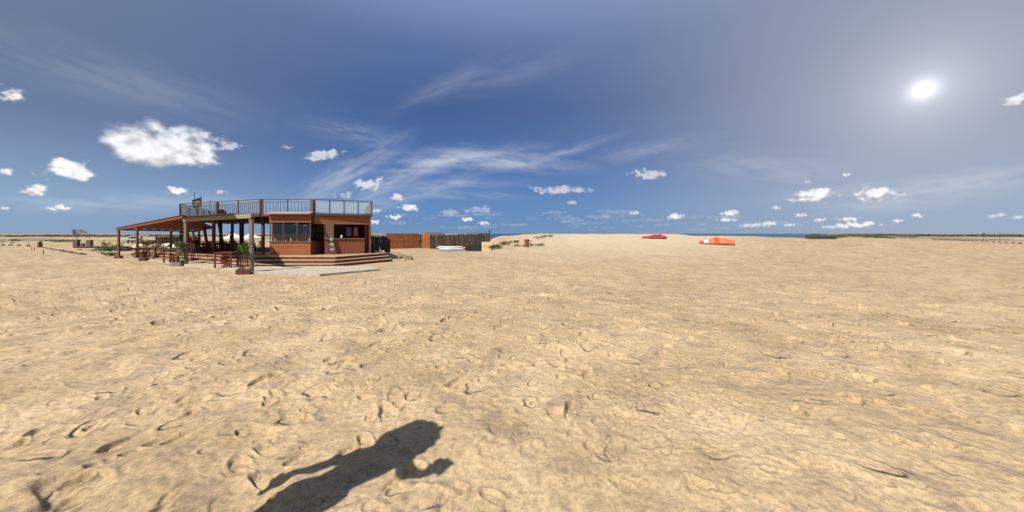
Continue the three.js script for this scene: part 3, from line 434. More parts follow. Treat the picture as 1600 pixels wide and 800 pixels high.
{ // stickered board leaning by the counter
  const cv = document.createElement('canvas'); cv.width = 64; cv.height = 256; const c = cv.getContext('2d'); c.fillStyle = '#3c3a38'; c.fillRect(0, 0, 64, 256); const R = rng(8);
  ['#8a8d8c', '#50524f', '#9aa0a0', '#2c2b2a', '#3a3838', '#b8b4aa', '#43423f', '#55544e', '#a29f98', '#2a2928', '#3f3d3a'].forEach((f, i) => { c.fillStyle = f; c.fillRect(2, 2 + i * 23, 60, 21); c.fillStyle = ['#d8d5cc', '#151413', '#77706a'][i % 3]; for (let k = 0; k < 3; k++) c.fillRect(6 + R() * 40, 6 + i * 23 + R() * 10, 4 + R() * 14, 3 + R() * 6); });
  const tx = new THREE.CanvasTexture(cv); tx.colorSpace = THREE.SRGBColorSpace;
  const sh = new THREE.Shape(); sh.moveTo(-0.13, 0.1); sh.quadraticCurveTo(0, -0.12, 0.13, 0.1); sh.lineTo(0.13, 1.3); sh.quadraticCurveTo(0, 1.5, -0.13, 1.3);
  const g = new THREE.ExtrudeGeometry(sh, { depth: 0.03, bevelEnabled: true, bevelSize: 0.01, bevelThickness: 0.01, bevelSegments: 2 }), p = g.attributes.position, uv = g.attributes.uv; for (let i = 0; i < p.count; i++) uv.setXY(i, p.getX(i) / 0.3 + 0.5, p.getY(i) / 1.5);
  const q = onFace(1.25, FLOOR + 0.05, 0.42), o = tag(part('leaning_board', g, mat([1, 1, 1], { map: tx, roughness: 0.5 }), scene, q), 'narrow rounded board covered in grey and black stickers, leaning on the counter', 'board'); o.rotation.set(-0.2, faceTurn - 0.1, 0.16);
}
/* ------------------------------------------------------------------ wetsuits on their rack */
{
  const rk = thing('drying_rack', 'brown wooden rack holding the wetsuits at the end of the steps', 'rack', V(0, 0, 0));
  const a = at(577, 0, 28.9).setY(0), b = at(605, 0, 30.2).setY(0);
  beam('rail', rk, M.brown, a.clone().setY(1.85), b.clone().setY(1.85), 0.06, 0.06);
  for (const t of [0.02, 0.98]) { const p = a.clone().lerp(b, t); beam('upright', rk, M.redwood, p.clone().setY(0.55), p.clone().setY(1.88), 0.1, 0.1); }
  const s = a.clone().lerp(b, 0.16); box('side_board', rk, M.redwood, 0.36, 1.1, 0.05, s.x, 1.15, s.z - 0.12); const s2 = a.clone().lerp(b, 0.95); box('side_board', rk, M.redwood, 0.5, 1.2, 0.05, s2.x, 1.15, s2.z - 0.25);
  const sh = new THREE.Shape(); [[-0.16, 0], [-0.07, 0.02], [-0.02, -0.1], [0.02, -0.1], [0.07, 0.02], [0.16, 0], [0.21, -0.2], [0.24, -0.62], [0.17, -0.64], [0.14, -0.25], [0.14, -0.62], [0.16, -1.12], [0.08, -1.14], [0.02, -0.66], [-0.02, -0.66], [-0.08, -1.13], [-0.16, -1.1], [-0.14, -0.62], [-0.14, -0.25], [-0.17, -0.6], [-0.24, -0.58], [-0.21, -0.2]].forEach(([x, y], i) => i ? sh.lineTo(x, y) : sh.moveTo(x, y));
  const g = new THREE.ExtrudeGeometry(sh, { depth: 0.06, bevelEnabled: true, bevelSize: 0.015, bevelThickness: 0.02, bevelSegments: 2 });
  const panel = new THREE.Shape(); [[-0.05, -0.14], [0.06, -0.16], [0.1, -0.5], [-0.08, -0.52]].forEach(([x, y], i) => i ? panel.lineTo(x, y) : panel.moveTo(x, y)); const pg = new THREE.ExtrudeGeometry(panel, { depth: 0.012, bevelEnabled: false });
  const tones = [[0.02, 0.02, 0.022], [0.03, 0.035, 0.05], [0.018, 0.018, 0.02]], logos = [[0.5, 0.5, 0.48], [0.22, 0.24, 0.3], [0.6, 0.58, 0.52]], names = ['grey', 'blue-grey', 'pale'];
  const places = ['at the left end of the rack', 'second from the left end of the rack', 'third from the left end of the rack', 'left of the middle of the rack', 'in the middle of the rack', 'right of the middle of the rack', 'third from the right end of the rack', 'second from the right end of the rack', 'at the right end of the rack'];
  for (let i = 0; i < 9; i++) { const p = a.clone().lerp(b, 0.06 + 0.88 * i / 8).setY(1.93), w = thing('wetsuit', `black wetsuit with ${names[i % 3]} chest panel hanging ${places[i]}`, 'wetsuit', p, -0.2 + (rand() - 0.5) * 1.1, 'wetsuits drying on the rack'); part('suit', g, mat(tones[i % 3], { roughness: 0.6 }), w); part('chest_panel', pg, mat(logos[(i * 2) % 3]), w, V(0, 0, 0.085)); w.scale.y = 0.95 + rand() * 0.12; }
}

/* ------------------------------------------------------------------ leaves */
function leafGeo(len, wid, droop) { const g = new THREE.PlaneGeometry(wid, len, 2, 4); g.translate(0, len / 2, 0); const p = g.attributes.position; for (let i = 0; i < p.count; i++) { const t = p.getY(i) / len, w = Math.sin(Math.PI * Math.min(1, t * 0.9 + 0.08)); p.setX(i, p.getX(i) * w); p.setZ(i, droop * t * t * len + Math.abs(p.getX(i)) * 0.5); p.setY(i, p.getY(i) * (1 - 0.35 * Math.abs(droop) * t)); } g.computeVertexNormals(); return g; }
function clump(n, rx, ry, rz, size, R, up = 0.35) {         // many small leaves through an uneven crown
  const list = [], base = leafGeo(size, size * 0.42, 0.4), m = new THREE.Matrix4(), q = new THREE.Quaternion();
  const hubs = Array.from({ length: 7 }, () => V((R() - 0.5) * 1.5, 0.25 + R() * 0.7, (R() - 0.5) * 1.5));
  for (let i = 0; i < n; i++) { const h = hubs[Math.floor(R() * 7)], s = 0.6 + R() * 0.8, g = base.clone(); q.setFromEuler(new THREE.Euler((R() - 0.5) * 2.6, R() * 6.28, (R() - 0.5) * 2.2)); m.compose(V((h.x + (R() + R() - 1) * 0.55) * rx, Math.max(0.02, (h.y + (R() + R() - 1) * 0.4)) * ry, (h.z + (R() + R() - 1) * 0.55) * rz), q, V(s, s, s)); g.applyMatrix4(m); list.push(g); }
  return mergeGeometries(list);
}
function frond(len, R, arch = 0.9) {                        // a feather palm leaf: leaflets off a bent rib
  const list = [], n = 18, dirs = t => V(0, Math.sin(1.25 - arch * t * 1.7), Math.cos(1.25 - arch * t * 1.7)); let p = V(0, 0, 0);
  for (let i = 0; i < n; i++) { const t = i / n, d = dirs(t), q = p.clone().addScaledVector(d, len / n), rib = new THREE.CylinderGeometry(0.008 * (1.3 - t), 0.010 * (1.3 - t), len / n, 4), mm = new THREE.Matrix4().compose(p.clone().add(q).multiplyScalar(0.5), new THREE.Quaternion().setFromUnitVectors(V(0, 1, 0), d), V(1, 1, 1)); rib.applyMatrix4(mm); list.push(rib);
    for (const sd of [-1, 1]) if (t > 0.12) { const L = len * 0.30 * Math.sin(Math.PI * (0.15 + 0.8 * t)) + 0.05, g = leafGeo(L, 0.035, 0.5); g.applyMatrix4(new THREE.Matrix4().compose(q, new THREE.Quaternion().setFromUnitVectors(V(0, 1, 0), d.clone().multiplyScalar(0.75).add(V(sd * 0.85, -0.25 + R() * 0.2, 0)).normalize()), V(1, 1, 1))); list.push(g); }
    p = q; }
  return mergeGeometries(list.map(g => (g.index ? g.toNonIndexed() : g)));
}
function palm(name, label, pos, n, len, h, m, lean = null) {
  const R = rng(Math.round(pos.x * 100 + 7000)), t = thing(name, label, 'palm', pos, 0), top = V(0, h, 0);
  rod('trunk', t, M.brown, V(0, -0.15, 0), top, 0.09, 0.06);
  for (let i = 0; i < n; i++) { const f = part('frond', frond(len * (0.75 + 0.5 * R()), R, 0.5 + R() * 0.6), m[i % m.length], t, top); f.rotation.y = lean === null ? i / n * 6.283 + R() * 0.6 : lean + (R() - 0.5) * 0.9; f.rotation.order = 'YXZ'; f.rotation.x = (R() - 0.7) * 0.5; }
  return t;
}
function shrub(name, label, pos, rx, ry, rz, n, size, m, seed, group) { const R = rng(seed), t = thing(name, label, 'shrub', pos, 0, group); part('foliage', clump(n, rx, ry, rz, size, R), m, t); for (let i = 0; i < 3; i++) rod('stem', t, M.brown, V((R() - 0.5) * rx * 0.3, -0.1, (R() - 0.5) * rz * 0.3), V((R() - 0.5) * rx, ry * 0.55, (R() - 0.5) * rz), 0.02, 0.008, 5); return t; }
const onSand = (u, d, dy = 0) => { const p = at(u, 0, d); p.y = sandY(p.x, p.z) + dy; return p; };

// planters
{
  const p1 = thing('planter_box', 'red-brown wooden planter box at the foot of the pale post', 'planter', onSand(380.5, 18.75), 0.5); box('side', p1, M.redwood, 0.62, 0.26, 0.04, 0, 0.12, 0.2); box('side', p1, M.redwood, 0.62, 0.26, 0.04, 0, 0.12, -0.2); box('end', p1, M.redwood, 0.04, 0.26, 0.36, -0.29, 0.12, 0); box('end', p1, M.redwood, 0.04, 0.26, 0.36, 0.29, 0.12, 0); box('soil', p1, M.brown, 0.54, 0.18, 0.36, 0, 0.08, 0);
  const R = rng(31), pl = thing('climbing_plant', 'straggly green climber growing up beside the pale pergola post', 'plant', onSand(381, 18.8, 0.15));
  for (let k = 0; k < 4; k++) { const c = new THREE.CatmullRomCurve3([V((R() - 0.5) * 0.2, 0, 0), V(-0.1 + (R() - 0.5) * 0.3, 0.5, 0.05), V((R() - 0.5) * 0.4, 1.0, 0), V(0.15 + (R() - 0.5) * 0.5, 1.5 + R() * 0.3, -0.1)]); part('stem', new THREE.TubeGeometry(c, 14, 0.012, 5), M.brown, pl); }
  part('foliage', clump(260, 0.28, 0.6, 0.25, 0.13, R), M.leaf, pl, V(-0.05, 0.75, 0)); part('foliage', clump(90, 0.3, 0.14, 0.2, 0.09, R), M.leafDry, pl, V(0, 0.06, 0));
  const p2 = thing('planter_box', 'grey stone planter block at the foot of the left grey post', 'planter', onSand(276.5, 23.5), 0.35); box('block', p2, M.stone, 0.55, 0.3, 0.4, 0, 0.12, 0); box('soil', p2, M.brown, 0.45, 0.04, 0.3, 0, 0.275, 0);
  shrub('leafy_plant', 'green leafy plant beside the left grey pergola post', onSand(278, 23.55, 0.3), 0.3, 0.9, 0.25, 110, 0.14, M.leafDry, 41); 
  shrub('hanging_plant', 'bright green bunch of leaves tied to the left grey post', V(PA.x - 0.05, 1.25, PA.z + 0.1), 0.38, 0.35, 0.3, 170, 0.15, M.leaf, 42);
  const p3 = thing('planter_box', 'pale concrete block with dark pot under the side pergola table', 'planter', onSand(220, 27.6), 0.2); box('block', p3, M.concrete, 0.38, 0.28, 0.34, -0.22, 0.1, 0); box('pot', p3, M.brown, 0.36, 0.26, 0.32, 0.22, 0.1, 0);
  palm('potted_palm', 'yellow-green palm growing behind the red table under the side pergola', onSand(229.5, 33), 13, 1.1, 0.9, [M.leafPale, M.leaf, M.leafDry]);
  palm('small_palm', 'small green palm at the left end of the side pergola', onSand(173.5, 34.5), 11, 1.25, 0.25, [M.leaf, M.leafPale, M.leaf]);
  shrub('leafy_plant', 'green leafy plant standing among the red tables under side pergola', onSand(223, 29.6), 0.5, 0.8, 0.4, 150, 0.16, M.leaf, 43);
  shrub('bare_bush', 'tangled grey-brown bush behind the side pergola posts', onSand(240, 37), 0.9, 1.3, 0.7, 420, 0.14, M.leafDry, 44);
  shrub('ground_vine', 'green ground vine round the foot of the far left post', onSand(176, 33.5), 0.9, 0.3, 0.4, 160, 0.16, M.scrub, 45);
}

/* ------------------------------------------------------------------ people */
// bones: [ax, ay, az, bx, by, bz, ra, rb, colour]; distances to tapered capsules joined by a smooth minimum, meshed on a grid
function bodyGeo(bones, palette, res, k = 0.03) {
  const lo = V(9, 9, 9), hi = V(-9, -9, -9); for (const b of bones) for (const [x, y, z, r] of [[b[0], b[1], b[2], b[6]], [b[3], b[4], b[5], b[7]]]) { lo.min(V(x - r, y - r, z - r)); hi.max(V(x + r, y + r, z + r)); }
  const c = lo.clone().add(hi).multiplyScalar(0.5), half = Math.max(hi.x - lo.x, hi.y - lo.y, hi.z - lo.z) / 2 * 1.08 + 0.02;
  const mc = new MarchingCubes(res, new THREE.MeshBasicMaterial(), false, false, 120000); mc.isolation = 0; const n = mc.size, hs = n / 2;
  const dist = (x, y, z, b) => { const dx = b[3] - b[0], dy = b[4] - b[1], dz = b[5] - b[2], L = dx * dx + dy * dy + dz * dz || 1e-9, t = clamp(((x - b[0]) * dx + (y - b[1]) * dy + (z - b[2]) * dz) / L); return Math.hypot(x - b[0] - dx * t, y - b[1] - dy * t, z - b[2] - dz * t) - mix(b[6], b[7], t); };
  for (let kz = 0; kz < n; kz++) for (let ky = 0; ky < n; ky++) for (let kx = 0; kx < n; kx++) {
    const x = c.x + (kx - hs) / hs * half, y = c.y + (ky - hs) / hs * half, z = c.z + (kz - hs) / hs * half; let d = 9;
    for (const b of bones) { const e = dist(x, y, z, b); if (e > d + 3 * k) continue; const h = clamp(0.5 + 0.5 * (e - d) / k); d = mix(e, d, h) - k * h * (1 - h); }
    mc.field[kx + ky * n + kz * n * n] = -d;
  }
  mc.update(); const m = mc.count, pos = new Float32Array(m * 3), nor = new Float32Array(m * 3), cl = new Float32Array(m * 3);
  for (let i = 0; i < m; i++) { const x = c.x + mc.positionArray[i * 3] * half, y = c.y + mc.positionArray[i * 3 + 1] * half, z = c.z + mc.positionArray[i * 3 + 2] * half; pos.set([x, y, z], i * 3); let best = 9, w = 0; for (const b of bones) { const e = dist(x, y, z, b); if (e < best) { best = e; w = b[8]; } } cl.set(palette[w], i * 3); }
  const g = new THREE.BufferGeometry(); g.setAttribute('position', new THREE.BufferAttribute(pos, 3)); g.setAttribute('color', new THREE.BufferAttribute(cl, 3)); g.computeVertexNormals();
  // normals from the field's slope, joined per place
  const key = new Map(), acc = g.attributes.normal; for (let i = 0; i < m; i++) { const s = `${Math.round(pos[i * 3] * 2e3)},${Math.round(pos[i * 3 + 1] * 2e3)},${Math.round(pos[i * 3 + 2] * 2e3)}`; const v = key.get(s) ?? V(0, 0, 0); v.add(V(acc.getX(i), acc.getY(i), acc.getZ(i))); key.set(s, v); nor[i] = 0; } for (let i = 0; i < m; i++) { const v = key.get(`${Math.round(pos[i * 3] * 2e3)},${Math.round(pos[i * 3 + 1] * 2e3)},${Math.round(pos[i * 3 + 2] * 2e3)}`).clone().normalize(); acc.setXYZ(i, v.x, v.y, v.z); }
  return g;
}
const SKIN = 0, SHIRT = 1, PANTS = 2, SHOE = 3;
function fingers(wx, wy, wz, dir, side, curl, list) {       // palm and five fingers from a wrist; dir = where the hand points, side = towards the thumb
  const d = dir.clone().normalize(), s = side.clone().normalize(), n = new THREE.Vector3().crossVectors(d, s), w = V(wx, wy, wz), P = (a, b, c) => w.clone().addScaledVector(d, a).addScaledVector(s, b).addScaledVector(n, c), add = (p, q, r0, r1) => list.push([p.x, p.y, p.z, q.x, q.y, q.z, r0, r1, SKIN]);
  for (const b of [-0.028, -0.009, 0.01, 0.028]) add(P(0.01, b * 0.7, 0), P(0.085, b, 0), 0.014, 0.012);
  [[-0.03, 0.062], [-0.01, 0.078], [0.011, 0.082], [0.031, 0.074]].forEach(([b, L]) => { const a = P(0.088, b, 0), m = P(0.088 + L * 0.5 * Math.cos(curl), b, L * 0.5 * Math.sin(curl)), e = P(0.088 + L * (0.5 * Math.cos(curl) + 0.45 * Math.cos(2.1 * curl)), b, L * (0.5 * Math.sin(curl) + 0.45 * Math.sin(2.1 * curl))); add(a, m, 0.010, 0.009); add(m, e, 0.009, 0.0075); });
  add(P(0.02, 0.026, 0), P(0.055, 0.058, 0.012), 0.014, 0.011); add(P(0.055, 0.058, 0.012), P(0.088, 0.066, 0.024), 0.0105, 0.009);
}
function headBones(x, y, z, fx, fz) {                       // skull, jaw, nose, ears; fx, fz = facing
  const sx = fz, sz = -fx, P = (f, u, s) => [x + fx * f + sx * s, y + u, z + fz * f + sz * s], b = (p, q, r0, r1) => [...p, ...q, r0, r1, SKIN];
  return [b(P(0, 0.03, 0), P(-0.02, 0.05, 0), 0.085, 0.088), b(P(0.035, -0.05, 0), P(0.05, -0.075, 0), 0.05, 0.035), b(P(0.085, 0.02, 0), P(0.108, -0.015, 0), 0.011, 0.014), b(P(-0.005, 0.01, 0.082), P(-0.01, -0.02, 0.082), 0.017, 0.012), b(P(-0.005, 0.01, -0.082), P(-0.01, -0.02, -0.082), 0.017, 0.012), b(P(0.075, -0.045, 0.016), P(0.075, -0.045, -0.016), 0.012, 0.012)];
}
function person(label, pos, turn, { pose = 'stand', shirt = [0.1, 0.1, 0.12], pants = [0.06, 0.06, 0.08], skin = [0.30, 0.17, 0.11], hair = [0.02, 0.015, 0.012], big = false, fine = false }) {
  const t = thing('person', label, 'person', pos, turn), B = [], L = (a, b, r0, r1, c) => B.push([...a, ...b, r0, r1, c]);
  const sit = pose === 'sit', hipY = sit ? 0.52 : 0.93, top = hipY - 0.93;
  for (const s of [-1, 1]) {
    const hip = [0.09 * s, hipY, 0], knee = sit ? [0.12 * s, 0.5, 0.42] : [0.105 * s, 0.49, pose === 'walk' ? 0.14 * s : 0.03], ank = sit ? [0.12 * s, 0.08, 0.4] : [0.115 * s, 0.08, pose === 'walk' ? 0.26 * s - 0.04 : -0.01];
    L(hip, knee, 0.088, 0.058, PANTS); L(knee, ank, 0.056, 0.037, PANTS); L([ank[0], 0.045, ank[2] - 0.03], [ank[0] + 0.02 * s, 0.035, ank[2] + 0.15], 0.042, 0.032, SHOE);
  }
  L([-0.06, hipY + 0.02, 0], [0.06, hipY + 0.02, 0], 0.115, 0.115, PANTS); L([0, hipY + 0.08, 0], [0, hipY + 0.30, 0.01], 0.125, 0.14, SHIRT); L([-0.05, hipY + 0.42, 0], [0.05, hipY + 0.42, 0], 0.135, 0.135, SHIRT); L([-0.15, hipY + 0.5, -0.01], [0.15, hipY + 0.5, -0.01], 0.065, 0.065, SHIRT);
  L([0, hipY + 0.5, -0.01], [0, hipY + 0.63, 0.01], 0.056, 0.05, SKIN);
  const arms = { stand: [[[0.24, 1.18, -0.02], [0.27, 0.93, 0.06]], [[-0.24, 1.18, -0.02], [-0.27, 0.93, 0.06]]], walk: [[[0.23, 1.17, -0.1], [0.25, 0.95, 0.02]], [[-0.23, 1.17, 0.1], [-0.25, 0.97, 0.22]]], sit: [[[0.23, 1.16, 0.06], [0.14, 1.08, 0.3]], [[-0.23, 1.16, 0.06], [-0.14, 1.08, 0.3]]], photo: [[[0.25, 1.17, 0.02], [0.3, 0.93, 0.08]], [[-0.32, 1.2, 0.06], [-0.40, 1.34, -0.04]]] }[pose];
  arms.forEach(([el, wr], i) => { const s = i ? -1 : 1; el = [el[0], el[1] + top, el[2]]; wr = [wr[0], wr[1] + top, wr[2]]; L([0.185 * s, hipY + 0.485, -0.01], el, 0.052, 0.041, SHIRT); L(el, wr, 0.039, 0.026, SKIN); const dir = V(wr[0] - el[0], wr[1] - el[1], wr[2] - el[2]); if (fine) fingers(wr[0], wr[1], wr[2], pose === 'photo' && i ? V(-0.2, 0.95, -0.1) : dir, V(0, 0.2, 1), 0.5, B); else { const d = dir.normalize(); L(wr, [wr[0] + d.x * 0.1, wr[1] + d.y * 0.1, wr[2] + d.z * 0.1], 0.03, 0.026, SKIN); } });
  const hy = hipY + 0.70; B.push(...headBones(0, hy, 0.02, 0, 1));
  const pal = [skin, shirt, pants, [0.05, 0.05, 0.05]], vm = mat([1, 1, 1], { vertexColors: true, roughness: 0.8 });
  part('body', bodyGeo(B, pal, fine ? 150 : 58, 0.025), vm, t);
  const hg = new THREE.IcosahedronGeometry(1, big ? 5 : 3), hp = hg.attributes.position, rx = big ? 0.185 : 0.1, ry = big ? 0.155 : 0.1, rz = big ? 0.16 : 0.108;
  for (let i = 0; i < hp.count; i++) { const x = hp.getX(i), y = hp.getY(i), z = hp.getZ(i), f = 1 + (big ? 0.7 : 0.18) * fbm(x * 3.5, y * 3.5, z * 3.5, 3) + (big ? 0.30 * Math.abs(noise(x * 9, y * 12, z * 12)) : 0), face = z > 0.35 && y < 0.35 ? 0.6 : 1; hp.setXYZ(i, x * rx * f * (face < 1 ? 0.85 : 1), y * ry * f * (y < 0 ? (z > 0.2 ? 0.3 : 0.9) : 1), z * rz * f * face); }
  hg.computeVertexNormals(); part('hair', hg, mat(hair), t, V(0, hy + 0.065, -0.015));
  for (const s of [-1, 1]) part('eye', new THREE.SphereGeometry(0.011, 8, 6), M.dark, t, V(0.033 * s, hy + 0.018, 0.098));
  if (pose === 'photo') { box('phone', t, M.iron, 0.075, 0.15, 0.009, -0.43, 1.47, -0.07, -0.6); }
  return t;
}
{
  const h = V(-1.73, 0, -0.85); h.y = sandY(h.x, h.z) + 0.44;
  const bx = thing('added_box', 'unseen added wooden box raising the person with the phone', 'box', V(h.x, h.y - 0.44, h.z), 0.3); for (let k = 0; k < 3; k++) for (const q of [-1, 1]) { box('slat', bx, M.postGrey, 0.40, 0.125, 0.02, 0, 0.04 + k * 0.14, q * 0.17); box('slat', bx, M.postGrey, 0.02, 0.125, 0.32, q * 0.19, 0.04 + k * 0.14, 0); } for (let k = 0; k < 3; k++) box('lid_board', bx, M.postGrey, 0.42, 0.025, 0.115, 0, 0.425, -0.12 + k * 0.12);  // added out of view, lifts the figure so its shadow falls in frame
  person('person with big curly hair holding up a phone, casting the near shadow', h, Math.PI - 0.2, { pose: 'photo', shirt: [0.2, 0.22, 0.26], pants: [0.05, 0.06, 0.1], big: true, fine: true });
  person('person in dark clothes standing at the bar terrace against the sky', at(362, 0, 30.8).setY(FLOOR), 2.6, { pose: 'stand', shirt: [0.03, 0.03, 0.035] });
  person('person in dark blue top beside the left grey pergola post', at(282.5, 0, 31).setY(0.62), -0.5, { pose: 'stand', shirt: [0.02, 0.03, 0.07] });
  person('person in light blue standing in the doorway of the red-brown wall', onSand(656.8, 52.4), 0.2, { pose: 'walk', shirt: [0.35, 0.2, 0.14], pants: [0.08, 0.3, 0.45] });
  person('person in dark clothes seated on the terrace near the leaning props', at(305, 0, 28.6).setY(FLOOR - 0.03), 1.2, { pose: 'sit', shirt: [0.03, 0.025, 0.025] });
}

/* ------------------------------------------------------------------ the yard: wall, reed fence, boards */
{
  const a = at(604, 0, 49).setY(0), b = at(654.5, 0, 52).setY(0), c = at(659.5, 0, 51.5).setY(0), d = at(671.5, 0, 51.2).setY(0);
  const w = thing('boarded_wall', 'red-brown boarded yard wall with a narrow doorway behind the bar', 'wall');
  const panels = (p, q, n) => { for (let i = 0; i < n; i++) { const s = p.clone().lerp(q, i / n), e = p.clone().lerp(q, (i + 1) / n), L = s.distanceTo(e), t = Math.atan2(-(e.z - s.z), e.x - s.x); for (let k = 0; k < 3; k++) box('panel', w, M.cedar[(i + k * 2) % 3 === 0 ? 1 : (i + k) % 3], L - 0.025, 0.78, 0.05 + 0.006 * ((i + k) % 2), (s.x + e.x) / 2, -0.15 + 0.795 * (k + 0.5), (s.z + e.z) / 2, t); beam('wall_post', w, M.redwood, s.clone().add(V(0, -0.3, -0.12)), s.clone().add(V(0, 2.2, -0.12)), 0.1, 0.1); } };
  panels(a, b, 6); panels(c, d, 2); box('wall_return', w, M.redwood, 0.06, 2.25, 1.8, c.x - 0.03, 0.98, c.z - 0.95, -0.1); box('wall_return', w, M.redwood, 0.06, 2.25, 1.6, b.x - 0.02, 0.98, b.z - 0.95, 0.2);
  box('inner_screen', w, M.brown, 3.2, 2.1, 0.06, -14.2, 1.0, -54.2);
  const a2 = at(596, 0, 44).setY(0), a3 = at(604, 0, 45.2).setY(0); box('low_panel', w, M.redwood, 0.72, 1.9, 0.06, (a2.x + a3.x) / 2, 0.8, -44.8, 0.1);
}
function reedFence(label, a, b, h0, h1, n, seed, posts) {
  const R = rng(seed), f = thing('reed_fence', label, 'fence'), list = [], base = new THREE.BoxGeometry(1, 1, 1), m = new THREE.Matrix4(), q = new THREE.Quaternion();
  const cols = [[0.058, 0.040, 0.026], [0.042, 0.029, 0.020], [0.12, 0.086, 0.055], [0.030, 0.021, 0.015]];
  for (let i = 0; i < n; i++) { const t = (i + R()) / n, h = mix(h0, h1, t) * (0.9 + 0.14 * R()), x = mix(a.x, b.x, t), z = mix(a.z, b.z, t) + (R() - 0.5) * 0.09, w = 0.02 + R() * 0.03, g = base.clone(); q.setFromEuler(new THREE.Euler((R() - 0.5) * 0.06, R() * 3, (R() - 0.5) * 0.10)); m.compose(V(x, h / 2 - 0.2, z), q, V(w, h + 0.3, w)); g.applyMatrix4(m); const c = cols[Math.floor(R() * 4)], ca = new Float32Array(g.attributes.position.count * 3); for (let k = 0; k < ca.length; k += 3) ca.set(c, k); g.setAttribute('color', new THREE.BufferAttribute(ca, 3)); list.push(g); }
  const o = part('reeds', mergeGeometries(list), mat([1, 1, 1], { vertexColors: true }), f); o.userData.kind = 'stuff';
  for (let i = 0; i <= posts; i++) { const p = a.clone().lerp(b, i / posts); rod('fence_post', f, M.brown, p.clone().setY(-0.3).add(V(0, 0, -0.12)), p.clone().setY(mix(h0, h1, i / posts) + 0.02).add(V(0, 0, -0.12)), 0.045); }
  for (const k of [0.3, 0.75]) beam('cross_rail', f, M.brown, a.clone().setY(h0 * k).add(V(0, 0, -0.1)), b.clone().setY(h1 * k).add(V(0, 0, -0.1)), 0.04, 0.05);
  return f;
}
{
  const a = at(671.8, 0, 50.6).setY(0), b = at(765.5, 0, 44.5).setY(0), f = reedFence('tall brown reed fence running from the red-brown wall to the dune', a, b, 1.95, 2.32, 620, 71, 6);
  beam('end_stake', f, M.brown, V(b.x - 0.05, -0.3, b.z), V(b.x - 0.05, 2.72, b.z), 0.17, 0.12);
  reedFence('weathered reed windbreak behind the side pergola and pale loungers', at(243, 0, 50).setY(0), at(312, 0, 52).setY(0), 1.8, 1.75, 430, 72, 5);
}
